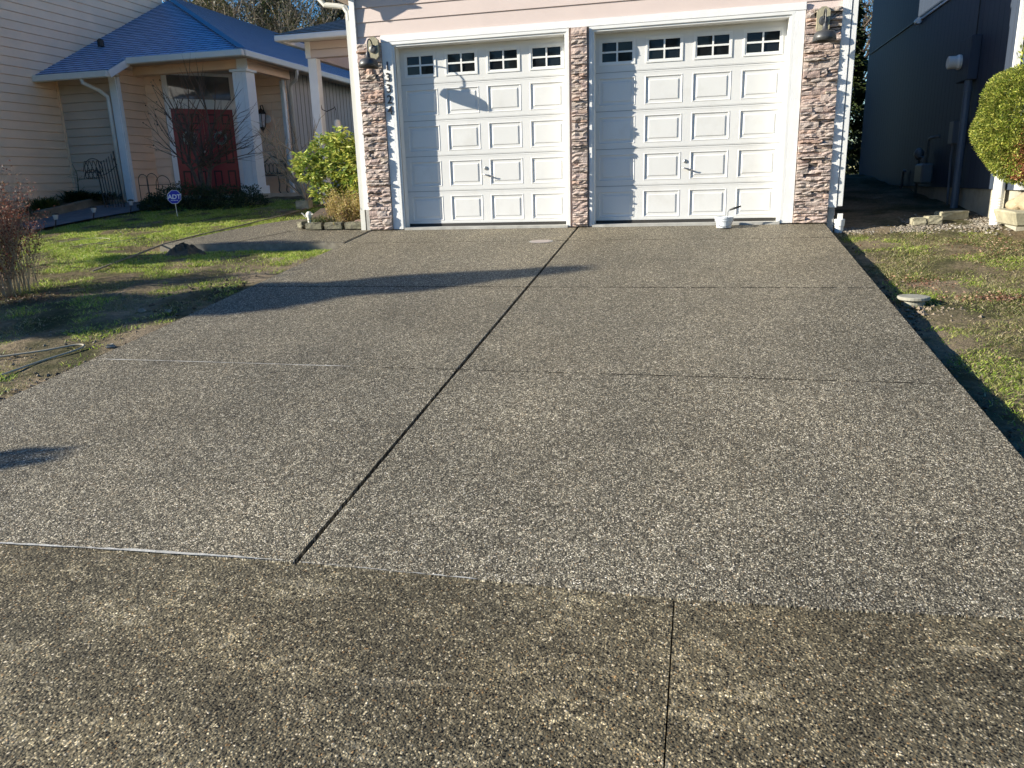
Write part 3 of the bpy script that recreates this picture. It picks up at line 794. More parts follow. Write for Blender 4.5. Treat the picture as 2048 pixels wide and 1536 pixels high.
# porch beams with lap siding, column
mb = MB(); lap_wall(mb, (-7.98, 4.70), (-5.19, 4.70), 3.14, 3.47, (0, -1), EXN); mb.box(-7.98, -5.19, 4.722, 4.82, 3.14, 3.47)
lap_wall(mb, (-5.19, 4.70), (-5.19, 6.5), 3.11, 3.45, (1, 0), EXN); mb.box(-5.3, -5.212, 4.82, 6.5, 3.11, 3.45)
mb.build('porch_beam', M['nsiding'], NH)
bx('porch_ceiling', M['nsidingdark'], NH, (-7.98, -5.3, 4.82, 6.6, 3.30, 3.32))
mb = MB(); mb.box(-5.50, -5.17, 4.62, 4.95, .72, 3.07); mb.box(-5.54, -5.13, 4.58, 4.99, 3.07, 3.12); mb.box(-5.55, -5.12, 4.57, 5.0, .56, .73)
mb.box(-5.40, -5.15, 4.66, 4.69, 3.12, 3.47)
for a in (-5.42, -5.27): mb.box(a - .006, a + .006, 4.605, 4.62, .75, 3.05)
mb.build('column', M['colwhite'], NH, bevel=.003)
bx('porch_slab', M['foundation'], NH, (-7.9, -5.05, 4.5, 6.5, .30, .555))
# roof : front plane + side plane
FP = .5; SP = .467; ex_, ey_, ez_ = -4.95, 4.2, 3.43
kf = math.hypot(1, FP); ks = math.hypot(1, SP)
run = 5.45; ridge = ez_ + SP * run; fy = (ridge - ez_) / FP     # plan run of the hip
w0 = -9.5 - ex_
# upper part of the front plane (u along +x from wall, v up the slope)
u_h = lambda zz: (ez_ + 0 - zz)
ul = 9.5 + ex_            # eave length from wall to hip corner
ptsF = [(0, 0), (ul, 0), (0, (SP * ul / FP) * kf)]
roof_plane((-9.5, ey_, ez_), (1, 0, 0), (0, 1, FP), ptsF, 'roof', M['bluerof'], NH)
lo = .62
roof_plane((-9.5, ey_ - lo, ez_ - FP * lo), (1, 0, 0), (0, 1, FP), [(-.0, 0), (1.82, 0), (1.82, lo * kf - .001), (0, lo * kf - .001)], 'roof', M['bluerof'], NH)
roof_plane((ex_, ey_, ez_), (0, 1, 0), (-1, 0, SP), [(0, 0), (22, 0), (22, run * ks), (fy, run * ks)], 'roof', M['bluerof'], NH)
mb = MB(); a = Vector((ex_, ey_, ez_ + .012)); 
for k in range(26):
    t0 = k / 26; t1 = (k + 1.15) / 26
    p = Vector((ex_ - run * t0, ey_ + fy * t0, ez_ + (ridge - ez_) * t0 + .016)); q = Vector((ex_ - run * t1, ey_ + fy * t1, ez_ + (ridge - ez_) * t1 + .022))
    mb.beam(p, q, .16, .012)
mb.build('hip_cap', M['bluerof'], NH)
mb = MB(); mb.box(ex_ - 2.70, ex_ + .06, ey_ - .11, ey_ - .0, ez_ - .14, ez_ - .01); mb.box(ex_ - .0, ex_ + .09, ey_ - .0, ey_ + 18, ez_ - .14, ez_ - .01)
mb.build('gutter', M['gutter'], NH, bevel=.015)
bx('gutter', M['gutter'], NH, (-9.62, -7.66, ey_ - lo - .11, ey_ - lo, ez_ - FP * lo - .15, ez_ - FP * lo - .02), bevel=.015, label='lower short gutter over the recessed wall')
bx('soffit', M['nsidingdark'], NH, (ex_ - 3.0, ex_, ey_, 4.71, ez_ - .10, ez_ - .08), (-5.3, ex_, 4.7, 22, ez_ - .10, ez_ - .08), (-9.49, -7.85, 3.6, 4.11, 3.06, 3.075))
mb = MB(); mb.beam((-7.66, ey_ - lo - .02, ez_ - FP * lo - .09), (-7.66, ey_ - .02, ez_ - .09), .03, .14); mb.build('rake_fascia', M['white'], NH)
mb = MB(); zz = ez_ - FP * lo - .12
mb.tube([(-8.33, ey_ - lo - .05, zz), (-8.32, ey_ - lo - .04, zz - .10), (-8.22, ey_ - .35, zz - .22), (-8.17, 4.02, zz - .34), (-8.17, 4.03, zz - .5), (-8.17, 4.04, .5)], .04, 8)
mb.build('downspout', M['gutter'], NH, smooth=True, label='left downspout with an elbow beside the white corner board')
mb = MB(); mb.tube([(ex_ + .04, 6.35, ez_ - .12), (ex_ + .04, 6.35, ez_ - .22), (ex_ - .05, 6.45, ez_ - .33), (-5.22, 6.6, ez_ - .40), (-5.27, 6.65, ez_ - .5), (-5.27, 6.65, .5)], .04, 8)
mb.build('downspout', M['gutter'], NH, smooth=True, label='right downspout with an elbow under the long gutter')
mb = MB(); mb.lathe((-8.95, 5.0, 3.86), [(.07, 0), (.07, .12), (.03, .16)], 12); mb.build('roof_vent', M['iron'], NH)
bx('window_frame', M['colwhite'], NH, (-9.49, -9.46, 1.65, 2.62, 3.55, 4.8))
# door + transom on the diagonal wall
def dbox(mb, s0, s1, z0, z1, o0, o1):
    c = D0 + dd * ((s0 + s1) / 2) + nn_ * ((o0 + o1) / 2); c.z = (z0 + z1) / 2
    mb.obox(c, dd, nn_, (0, 0, 1), (s1 - s0) / 2, (o1 - o0) / 2, (z1 - z0) / 2)
mb = MB()
dbox(mb, .36, 1.96, 3.235, 3.32, .012, .045); dbox(mb, .36, .47, .56, 3.235, .012, .045); dbox(mb, 1.85, 1.96, .56, 3.235, .012, .045)
dbox(mb, .47, 1.85, 2.51, 2.72, .012, .043)
mb.build('door_frame', M['colwhite'], NH)
mb = MB(); dbox(mb, .47, 1.85, 2.72, 3.235, .012, .020); mb.build('transom_window', M['transom'], NH)
for k in (0, 1):
    s0 = .475 + k * .69; s1 = s0 + .682
    mb = MB(); dbox(mb, s0, s1, .57, 2.505, .012, .028); d_ = mb.build('front_door', M['red'], NH)
    mb = MB(); e = MB(); 
    cw = (s1 - s0)
    for (za, zb) in ((2.17, 2.40), (1.28, 2.06), (.72, 1.12)):
        for c_ in (0, 1):
            a = s0 + .09 + c_ * (cw / 2 - .02); b = a + cw / 2 - .15
            dbox(mb, a, b, za, zb, .028, .030)
            dbox(e, a + .035, b - .035, za + .035, zb - .035, .030, .036)
    mb.build('panel_groove', M['reddark'], d_); e.build('door_panel', M['red'], d_)
    mb = MB(); p = dp(s0 + (cw - .06 if k == 0 else .06), 1.55, .06); mb.lathe(p, [(.001, -.03), (.028, -.02), (.03, 0), (.028, .02), (.001, .03)], 10); mb.build('handle', M['metal'], d_, smooth=True)

for k, s_ in enumerate((.80, 1.50)):
    c = Vector(dp(s_, 1.86, .055)); V, F = [], []
    for i in range(420):
        a = random.uniform(0, 2 * math.pi); rr = .13 + random.gauss(0, .022)
        p = c + dd * (rr * math.cos(a)) + Vector((0, 0, rr * math.sin(a))) + nn_ * random.uniform(-.01, .05)
        d1 = Vector((random.gauss(0, 1), random.gauss(0, 1), random.gauss(0, 1))).normalized() * .035; d2 = d1.orthogonal().normalized() * .006
        n0 = len(V); V += [tuple(p - d2), tuple(p + d2), tuple(p + d1)]; F.append([n0, n0 + 1, n0 + 2])
    rb = MB(); rb.tube([tuple(c + dd * (.13 * math.cos(q * math.pi / 12)) + Vector((0, 0, .13 * math.sin(q * math.pi / 12)))) for q in range(25)], .022, 6)
    n0 = len(V); V += [tuple(p) for p in rb.v]; F += [[n0 + q for q in f_] for f_ in rb.f]
    o = link_mesh('wreath', V, F, M['wreath'])
    tag(o, 'frosted wreath on the left leaf of the red door' if k == 0 else 'frosted wreath on the right leaf of the red door', 'wreath', 'wreaths on the red double door')

# lantern on the porch wall
t = thing('wall_lantern', (-5.92, 6.48, 2.2), 'black carriage lantern on the tan wall above the bench', 'wall lamp')
lx, ly, lz = -5.92, 6.32, 2.25
mb = MB(); mb.lathe((lx, ly, lz), [(.11, .16), (.13, .13), (.12, .12)], 6); mb.lathe((lx, ly, lz), [(.02, .25), (.06, .21), (.12, .155)], 6)
mb.tube([(lx, ly, lz + .25), (lx, ly, lz + .32)], .015, 6); mb.lathe((lx, ly, lz), [(.07, -.17), (.06, -.21), (.02, -.25), (.01, -.29)], 6)
for k in range(6):
    a = k * math.pi / 3; mb.tube([(lx + .115 * math.cos(a), ly + .115 * math.sin(a), lz + .13), (lx + .068 * math.cos(a), ly + .068 * math.sin(a), lz - .18)], .009, 5)
mb.build('cage', M['iron'], t)
mb = MB(); mb.lathe((lx, ly, lz), [(.062, -.17), (.105, .12)], 6); mb.build('glass', M['lampglass'], t)
mb = MB(); mb.tube([(lx, ly, lz + .30), (lx, ly + .08, lz + .33), (lx, 6.46, lz + .2)], .012, 6); mb.build('bracket', M['iron'], t)
mb = MB(); mb.lathe((lx + .06, 6.48, lz + .02), [(.10, -.0), (.10, -.02)], 8, 'y'); mb.build('back_plate', M['colwhite'], t)

# ------------------------------------------------------------------ neighbour's house (right)
RH = thing('grey_house', (8.5, 4, 0), 'blue grey panel sided house standing mostly in shade on the right', 'house')
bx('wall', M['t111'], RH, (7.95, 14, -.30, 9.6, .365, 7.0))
bx('foundation', M['foundation'], RH, (7.985, 14, -.22, 9.55, -.5, .362))
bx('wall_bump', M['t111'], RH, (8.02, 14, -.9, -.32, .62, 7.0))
bx('corner_board', M['white'], RH, (7.925, 7.949, -.30, -.16, .37, 7.0), (7.93, 8.04, -.335, -.303, .37, 7.0))
bx('conduit', M['iron'], RH, (7.925, 7.948, 0.6, 9.4, 3.235, 3.255))
bx('conduit', M['white'], RH, (7.922, 7.95, 0.6, 5.2, 3.20, 3.23))
mb = MB(); mb.lathe((7.90, 5.15, 3.19), [(.05, -.07), (.055, -.06), (.055, .06), (.05, .07)], 12, 'y'); mb.build('junction_box', M['pvc'], RH, smooth=False)
mb = MB(); mb.tube([(7.90, .22, 7), (7.90, .22, .75), (7.90, .22, .58)], .045, 4); mb.m = 0
mb.build('downspout', M['white'], RH)
mb = MB()
prof = []
for k in range(9): prof += [(.058, -.62 + k * .035 + 0), (.066, -.62 + k * .035 + .012)]
mb.lathe((7.87, .16, .60), [(.06, -.66)] + prof + [(.06, 0)], 14); mb.build('downspout_adapter', M['pvc'], RH)

# electric meter, utility boxes, gas meter
t = thing('electric_meter', (7.93, 2.2, 1.9), 'blue grey electric meter cabinet with round white meter and mast pipe', 'electric meter')
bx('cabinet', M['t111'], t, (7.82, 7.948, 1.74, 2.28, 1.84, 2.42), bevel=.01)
mb = MB(); mb.lathe((7.81, 2.14, 2.12), [(.10, .01), (.105, -.02), (.088, -.05), (.088, -.15), (.07, -.16)], 20, 'x'); mb.build('meter_glass', M['pvc'], t, smooth=False)
pnt = paint('blue_grey_pipe_paint', (.09, .12, .16), .5, .06)
mb = MB(); mb.tube([(7.87, 1.84, 1.84), (7.87, 1.84, -.0)], .052, 10); mb.lathe((7.87, 1.84, 1.72), [(.062, -.03), (.062, .03)], 10); mb.lathe((7.87, 1.84, .95), [(.058, -.02), (.058, .02)], 10)
mb.lathe((7.87, 1.84, .42), [(.058, -.02), (.058, .02)], 10); mb.build('pipe', pnt, t)
mb = MB(); mb.tube([(7.93, 1.95, 2.42), (7.93, 1.95, 5)], .008, 6); mb.build('mast_cable', M['iron'], t)
t = thing('utility_box', (7.93, 2.5, 1.1), 'small grey utility box beside the meter pipe', 'utility box')
gbox = paint('box_grey', (.14, .15, .165), .5, .06)
bx('box', gbox, t, (7.85, 7.948, 2.24, 2.44, 1.0, 1.32), bevel=.008)
mb = MB(); mb.tube([(7.90, 2.34, 1.0), (7.90, 2.36, .8), (7.90, 2.30, .3), (7.90, 2.28, .05)], .018, 8); mb.build('pipe', gbox, t, smooth=True)
t = thing('gas_meter', (7.85, 3.5, .1), 'grey gas meter with regulator and bent pipe on the shaded wall', 'gas meter')
gm = paint('gas_meter_grey', (.15, .165, .17), .45, .06)
bx('meter_body', gm, t, (7.72, 7.90, 3.18, 3.62, .42, .74), bevel=.03)
mb = MB(); mb.tube([(7.81, 3.30, .74), (7.81, 3.30, 1.08), (7.81, 3.27, 1.12), (7.81, 3.20, 1.13), (7.81, 2.75, 1.13)], .022, 8)
mb.tube([(7.81, 3.52, .74), (7.81, 3.52, .84), (7.81, 3.75, .86), (7.81, 3.78, .1)], .020, 8); mb.build('pipe', gm, t, smooth=True)
mb = MB(); mb.lathe((7.79, 3.75, .9), [(.03, .08), (.09, .03), (.10, 0), (.09, -.03), (.03, -.07)], 14, 'x'); mb.build('regulator', gm, t)
t = MB(); t.tube([(7.88, 5.06, .1), (7.88, 5.06, .60), (7.88, 5.0, .64), (7.88, 4.9, .62)], .022, 8)
tag(t.build('vent_pipe', gbox, smooth=True), 'short grey hooked vent pipe left of the gas meter', 'pipe')

# ------------------------------------------------------------------ vegetation helpers
def leaves(centers, dirs, ln, wd, fold=.25):
    """diamond leaves: centers (n,3), dirs (n,3) unit, ln/wd arrays -> verts, faces (n quads)"""
    n = len(centers)
    up = rng.normal(size=(n, 3)); s = np.cross(dirs, up); s /= np.linalg.norm(s, axis=1)[:, None] + 1e-9
    a = centers; b = centers + dirs * (ln * .5)[:, None] + s * (wd * .5)[:, None]
    c = centers + dirs * ln[:, None]; d = centers + dirs * (ln * .5)[:, None] - s * (wd * .5)[:, None]
    v = np.stack([a, b, c, d], 1).reshape(-1, 3); f = np.arange(4 * n).reshape(-1, 4)
    return v, f
def unit(a): return a / (np.linalg.norm(a, axis=1)[:, None] + 1e-9)
def ball_leaves(c, r, n, ln, wd, shell=.75, lump=.12, outward=.8, seed=0, zmin=None):
    d = unit(rng.normal(size=(n, 3)))
    k = 1 + lump * (np.sin(d[:, 0] * 7 + seed) * np.sin(d[:, 1] * 6 + seed * 2) + np.sin(d[:, 2] * 8 + seed * 3) * .7)
    rad = (shell + (1 - shell) * rng.random(n) ** .5) * k
    p = np.array(c) + d * rad[:, None] * np.array(r)
    dr = unit(d * outward + rng.normal(size=(n, 3)) * .6)
    if zmin is not None: m_ = p[:, 2] > zmin; p, dr = p[m_], dr[m_]
    m_ = len(p)
    return leaves(p, dr, rng.uniform(*ln, m_), rng.uniform(*wd, m_))
def join(parts):
    V = []; F = []; n = 0
    for v, f in parts: V.append(v); F.append(f + n); n += len(v)
    return np.concatenate(V), np.concatenate(F)
def branch(mb, p, d, L, r, depth, spread=.5, kink=.25, tips=None, shrink=.72, sides=5, kids=(2, 4), upw=.15):
    k = 4; pts = [Vector(p)]; q = Vector(p); dv = Vector(d).normalized()
    for i in range(k):
        dv = (dv + Vector((random.gauss(0, kink), random.gauss(0, kink), random.gauss(0, kink) + upw)) * .35).normalized()
        q = q + dv * (L / k); pts.append(q.copy())
    rs = [r * (1 - .45 * i / k) for i in range(k + 1)] if depth > 0 else [r * (1 - .8 * i / k) for i in range(k + 1)]
    mb.tube(pts, rs, sides if r > .01 else 3, cap=False)
    if tips is not None and depth <= 1: tips += [tuple(x) for x in pts[1:]]
    if depth > 0:
        for i in range(random.randint(*kids)):
            s = random.choice(pts[1:]) if i else pts[-1]
            nd = (dv + Vector((random.gauss(0, spread), random.gauss(0, spread), random.gauss(0, spread)))).normalized()
            branch(mb, s, nd, L * random.uniform(shrink - .15, shrink + .1), r * .58, depth - 1, spread, kink, tips, shrink, sides, kids, upw)

# topiary ball
tx, ty, tz = 7.50, -1.9, 1.07
t = thing('topiary_tree', (tx, ty, G(tx, ty)), 'large clipped round green shrub with a brown dead patch at the right edge', 'topiary')
TR = .605
V = [ball_leaves((tx, ty, tz), (TR, TR, TR), 90000, (.010, .034), (.005, .011), .76, .055, 1.2, 1), ball_leaves((tx, ty, tz), (TR * .9,) * 3, 9000, (.03, .06), (.02, .03), .8, .02, .6, 3)]
dn = rng.normal(size=(260, 3)) * .05 + np.array([tx - .22, ty - .1, tz + TR]); V.append(leaves(dn, unit(rng.normal(size=(260, 3)) * .4 + np.array([0, 0, 1])), rng.uniform(.04, .08, 260), rng.uniform(.01, .02, 260)))
v, f = join(V)
cen = v.reshape(-1, 4, 3).mean(1) - np.array([tx, ty, tz]); rr_ = cen @ np.array([.97, .24, 0]) / TR; uu_ = cen[:, 2] / TR
pa = (cen @ np.array([-.24, .97, 0]) < 0) & (((np.hypot((rr_ + .40) / .13, (uu_ + .72) / .22) < .8 + .4 * rng.random(len(cen)))) | (np.hypot((rr_ + .55) / .13, (uu_ + .36) / .34) < .5 + .7 * rng.random(len(cen))))
link_mesh('foliage', v.reshape(-1, 4, 3)[~pa].reshape(-1, 3), np.arange(4 * (~pa).sum()).reshape(-1, 4), M['topi'], t)
o = link_mesh('dead_foliage', v.reshape(-1, 4, 3)[pa].reshape(-1, 3), np.arange(4 * pa.sum()).reshape(-1, 4), M['topibrown'], t); o['label'] = 'rusty brown dead foliage low on the shrub'
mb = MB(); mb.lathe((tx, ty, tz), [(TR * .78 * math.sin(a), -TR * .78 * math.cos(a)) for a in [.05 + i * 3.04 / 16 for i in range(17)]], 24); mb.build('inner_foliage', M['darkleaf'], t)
mb = MB(); mb.tube([(tx + .42, ty + .1, G(tx, ty) - .05), (tx + .34, ty + .05, .3), (tx + .05, ty, .7)], [.06, .05, .04], 8)
for k in range(7): branch(mb, (tx + .15, ty, .6), (math.cos(k), math.sin(k) * .8, .9), .35, .015, 1)
mb.build('trunk', M['bark'], t)

# rhododendron : rosettes of drooping leaves
def rosettes(cs, nl, ln, wd, droop=.5):
    C = []; D = []
    for c in cs:
        for k in range(nl):
            a = random.uniform(0, 2 * math.pi); e = random.uniform(-droop, .55)
            C.append(c); D.append((math.cos(a), math.sin(a), e))
    C = np.array(C); D = unit(np.array(D)); n = len(C)
    return leaves(C, D, rng.uniform(*ln, n), rng.uniform(*wd, n))
rc = (-1.45, 1.0, .15)
t = thing('rhododendron', rc, 'leafy yellow green rhododendron behind the mossy block planter', 'shrub')
cs = []
blobs = [(-1.87, .75, .98, .25), (-1.55, .8, 1.20, .27), (-1.22, .8, 1.28, .28), (-1.0, .9, 1.18, .25), (-1.50, .8, .80, .32), (-1.1, .75, .88, .34), (-.98, .75, .62, .28), (-2.02, .75, .98, .14), (-1.68, .7, .62, .18), (-1.35, .8, 1.0, .3)]
for bx_, by_, bz_, br_ in blobs:
    for k in range(int(900 * br_ * br_)):
        d = Vector((random.gauss(0, 1), random.gauss(0, 1), random.gauss(0, 1))).normalized() * br_ * random.uniform(.7, 1.05)
        cs.append((bx_ + d.x, by_ + d.y, bz_ + d.z))
v, f = rosettes(cs, 13, (.065, .12), (.018, .034), .9); link_mesh('foliage', v, f, M['rhodo'], t)
mb = MB()
for k in range(9):
    b = blobs[k]; a = Vector((-1.4 + random.uniform(-.1, .1), .85, .1)); e = Vector(b[:3])
    mb.tube([a, a.lerp(e, .5) + Vector((random.uniform(-.08, .08), 0, -.05)), e], [.022, .015, .006], 5)
mb.build('branches', M['bark'], t)
# heath-like low shrub in the planter
t = thing('heath_shrub', (-1.05, .28, .1), 'low orange and yellow twiggy shrub inside the mossy block planter', 'shrub')
mb = MB(); tips = []
for k in range(70):
    x = random.uniform(-1.42, -.72); y = random.uniform(.16, .42)
    branch(mb, (x, y, .08), (random.gauss(0, .35), random.gauss(-.05, .25), 1), random.uniform(.18, .34), .004, 1, .5, .3, tips)
mb.build('twigs', M['redtwig'], t)
c = np.array(tips); idx = rng.integers(0, len(c), 8500); c = c[idx] + rng.normal(size=(8500, 3)) * .022
v, f = leaves(c, unit(rng.normal(size=(8500, 3)) + np.array([0, 0, .6])), rng.uniform(.015, .035, 8500), rng.uniform(.006, .014, 8500))
link_mesh('foliage', v, f, M['heath'], t)

# planter blocks
def block(name, c, w, d, h, ang, label, cat, group, mat, taper=.82, rough=.006):
    bm = bmesh.new(); n = 6
    pts = [(-w / 2, -d / 2), (w / 2, -d / 2), (w / 2 * taper, d / 2), (-w / 2 * taper, d / 2)]
    lo_ = [bm.verts.new((x, y, 0)) for x, y in pts]; hi_ = [bm.verts.new((x, y, h)) for x, y in pts]
    bm.faces.new(lo_[::-1]); bm.faces.new(hi_)
    for i in range(4): bm.faces.new((lo_[i], lo_[(i + 1) % 4], hi_[(i + 1) % 4], hi_[i]))
    bmesh.ops.bevel(bm, geom=list(bm.edges), offset=.012, segments=2, affect='EDGES')
    bmesh.ops.subdivide_edges(bm, edges=list(bm.edges), cuts=2, use_grid_fill=True)
    for v in bm.verts: v.co += Vector((random.uniform(-rough, rough), random.uniform(-rough, rough), random.uniform(-rough * .5, rough * .5)))
    me = bpy.data.meshes.new(name); bm.to_mesh(me); bm.free(); me.materials.append(mat)
    o = bpy.data.objects.new(name, me); COL.objects.link(o); o.location = c; o.rotation_euler = (0, 0, ang)
    return tag(o, label, cat, group)
BG = 'mossy blocks edging the planter'
block('retaining_block', (-1.50, .10, Wz(0, .1)), .29, .17, .105, 0, 'mossy block under the small white ornament, left of the front row', 'block', BG, M['block'])
block('retaining_block', (-1.17, .09, Wz(0, .09)), .30, .17, .11, .03, 'mossy block in the middle of the front row of the planter', 'block', BG, M['block'])
block('retaining_block', (-.83, .09, Wz(0, .09)), .31, .17, .11, -.02, 'mossy block nearest the garage downspout', 'block', BG, M['block'])
block('retaining_block', (-1.75, .28, Wz(0, .28)), .34, .15, .105, 1.25, 'shaded end block turned sideways at the left end of the planter', 'block', BG, M['block'])
mb = MB(); q = [(-1.75, .15), (-.68, .15), (-.65, 1.9), (-2.3, 1.9), (-2.0, .8)]
mb.add([(x, y, Wz(x, y) + .075) for x, y in q], [tuple(range(5))]); tag(mb.build('soil', M['dirt']), kind='structure')
o = block('stepping_stone', (-.80, .20, .12), .20, .10, .035, .2, 'flat pinkish stone lying on the planter soil', 'stone', None, M['slate']); o.rotation_euler = (.25, -.2, .2)
# small white ornament
t = thing('garden_ornament', (-1.66, .22, .13), 'small weathered white garden ornament on the planter corner', 'ornament')
mb = MB(); mb.lathe((-1.66, .22, .10), [(.045, 0), (.05, .02), (.03, .04), (.035, .09), (.055, .13), (.05, .16), (.02, .19)], 12); mb.build('body', M['ivory'], t, smooth=True)
mb = MB(); mb.tube([(-1.70, .2, .2), (-1.75, .18, .26), (-1.77, .17, .27)], [.012, .01, .004], 6); mb.build('wing', M['ivory'], t)
mb = MB(); mb.tube([(-1.62, .2, .24), (-1.57, .18, .25)], [.012, .004], 6); mb.build('beak', M['ivory'], t)
V, F = [], []
c = np.column_stack([rng.normal(-1.45, .12, 500), rng.normal(.2, .04, 500), rng.normal(.14, .03, 500)])
v, f = leaves(c, unit(rng.normal(size=(500, 3)) + np.array([0, 0, .8])), rng.uniform(.03, .07, 500), rng.uniform(.006, .014, 500))
tag(link_mesh('ground_cover', v, f, M['fern']), kind='stuff', label='sparse green ground cover at the planter front edge')

# bare shrub beside the stump planter
t = thing('bare_shrub', (-2.95, 2.6, .3), 'leafless arching shrub in front of the neighbour porch', 'shrub')
mb = MB()
for d, L in (((-.55, 0, 1), .75), ((-.35, .1, 1), .8), ((.1, 0, 1), .8), ((-.15, -.1, 1), .85), ((.3, .1, 1), .6)):
    branch(mb, (-2.93, 2.6, .32), d, L, .026, 3, .42, .25, shrink=.66, kids=(3, 4))
mb.build('branches', M['paletwig'], t)
block('pot', (-2.95, 2.5, G(-2.95, 2.5)), .26, .26, .16, .1, 'square tan block pot at the foot of the leafless shrub', 'pot', None, M['tanblock'])

# small bare tree in front of the red door
t = thing('bare_tree', (-5.55, 3.2, G(-5.55, 3.2)), 'small leafless tree with many thin branches in front of the red door', 'tree')
mb = MB(); tips = []
for d, L, r in (((-.1, 0, 1), .75, .05), ((-.28, -.1, 1), .7, .035), ((.18, .05, 1), .75, .04)):
    mb.tube([(-5.5, 3.2, .3), Vector((-5.5, 3.2, .35)) + Vector(d) * .4, Vector((-5.5, 3.2, .35)) + Vector(d) * .9], [.06, .045, r * .8], 7)
    st = Vector((-5.5, 3.2, .35)) + Vector(d) * .88
    for k in range(2):
        branch(mb, st, (random.gauss(0, .3), random.gauss(0, .2), 1.2), random.uniform(.75, .95), .02, 2, .30, .12, tips, .70, 4, (3, 4), .12)
    for k in range(7):
        a = random.uniform(0, 2 * math.pi); e = random.uniform(.25, 1.1)
        branch(mb, st - Vector(d) * random.uniform(0, .25), (math.cos(a) * 1.0, math.sin(a) * .55, e), random.uniform(.62, .85), .016, 2, .33, .14, tips, .68, 4, (3, 4), .05)
mb.build('branches', M['twig'], t)
c = np.array(tips); sel = c[(c[:, 0] < -5.9)]; idx = rng.integers(0, len(sel), 90)
v, f = leaves(sel[idx], unit(rng.normal(size=(90, 3)) + np.array([0, 0, -1])), rng.uniform(.03, .05, 90), rng.uniform(.02, .035, 90))
link_mesh('dry_leaves', v, f, M['twig'], t)

# dark hedge under it
t = thing('dark_hedge', (-5.2, 2.95, .3), 'low dark evergreen hedge under the leafless tree', 'hedge')
V = []
for hx, hy, hr, hz in ((-6.15, 2.95, .40, .40), (-5.75, 2.9, .42, .50), (-5.3, 2.9, .42, .46), (-4.85, 2.95, .42, .44), (-4.42, 3.0, .38, .38), (-6.5, 2.9, .27, .26)):
    V.append(ball_leaves((hx, hy, .34), (hr, .36, hz), 3400, (.03, .06), (.012, .025), .45, .1, .8, hx))
v, f = join(V); link_mesh('foliage', v, f, M['darkleaf'], t)

# plants along the neighbour's wall
def tuft(name, x, y, n, ln, w, spread, mat, label, cat, group=None):
    z = G(x, y) + .12
    a = rng.uniform(0, 2 * math.pi, n); e = rng.uniform(.3, 1.6, n)
    d = unit(np.column_stack([np.cos(a), np.sin(a), e])); L = rng.uniform(*ln, n)
    base = np.column_stack([rng.normal(x, spread, n), rng.normal(y, spread * .8, n), np.full(n, z)])
    s = np.cross(d, np.array([0, 0, 1.0])); s = unit(s) * w
    mid = base + d * (L * .6)[:, None]; tip = base + d * L[:, None] * np.array([1.25, 1.25, .72])
    v = np.stack([base - s, base + s, mid + s, mid - s, tip], 1).reshape(-1, 3)
    k = np.arange(n) * 5
    f = [[i, i + 1, i + 2, i + 3] for i in k] + [[i + 3, i + 2, i + 4] for i in k]
    return tag(link_mesh(name, v, f, mat), label, cat, group)
tuft('ornamental_grass', -8.75, 2.45, 500, (.25, .50), .006, .13, M['fern'], 'arching clump of green grass against the tan wall', 'grass clump')
tuft('fern', -8.9, 3.5, 420, (.25, .50), .012, .12, M['darkleaf'], 'dark fern at the inner corner of the tan wall', 'fern')
tuft('fern', -8.55, 3.75, 300, (.15, .35), .012, .18, M['darkleaf'], 'low dark fern between the wall corner and the iron gate', 'fern')
tuft('ornamental_grass', -8.6, 1.6, 300, (.15, .30), .006, .2, M['darkleaf'], 'low dark grass clump behind the reddish shrub', 'grass clump')
mb = MB(); mb.tube([(-8.95, 3.62, .6), (-8.93, 3.64, 1.1), (-8.97, 3.6, 1.3)], [.01, .006, .003], 4)
for k in range(10): branch(mb, (-8.94, 3.63, .7 + k * .05), (random.gauss(0, 1), random.gauss(0, 1), .3), .16, .003, 1)
tag(mb.build('thin_weed', M['darkleaf']), 'thin dark stemmed plant climbing at the wall corner', 'plant')
# raised bed edging timber
mb = MB(); mb.beam((-8.25, .9, G(-8.2, 1) + .14), (-8.62, 4.05, G(-8.6, 4) + .17), .10, .04)
mb.beam((-8.25, .9, G(-8.2, 1) + .03), (-8.62, 4.05, G(-8.6, 4) + .05), .06, .20)
tag(mb.build('bed_edging', M['timber']), 'long weathered timber edging of the bed below the tan wall', 'edging')
mb = MB(); mb.add([(-9.5, .8, .2), (-8.28, .8, .2), (-8.66, 4.07, .57), (-9.5, 4.07, .60)], [(0, 1, 2, 3)]); tag(mb.build('bed_soil', M['dirt']), kind='structure')

# iron garden gate
t = thing('garden_gate', (-7.6, 3.0, .36), 'black iron garden gate leaning beside the white corner board', 'gate')
mb = MB()
x0, x1 = -7.78, -7.22; zb = .38
for k in range(8):
    x = x0 + (x1 - x0) * k / 7; top = 1.0 + .22 * (k / 7) ** 2 if k else .98
    mb.tube([(x, 3.0 - .12 * k / 7, zb), (x - .06, 3.0 - .12 * k / 7, zb + top * .9 - .1 * (k == 0))], .008 if 0 < k < 7 else .014, 6)
mb.lathe((x1 - .06, 2.88, 1.50 - .18), [(.005, -.03), (.025, -.015), (.025, .015), (.005, .03)], 8)
mb.tube([(x0 + (x1 - x0) * i / 10, 3.0 - .012 * i, .66 - .10 * math.sin(math.pi * i / 10)) for i in range(11)], .008, 5)
mb.tube([(x0 - .02 + (x1 - x0) * i / 10, 3.0 - .012 * i, 1.02 + .20 * (i / 10) ** 2) for i in range(11)], .008, 5)
mb.build('bars', M['iron'], t)
mb = MB()
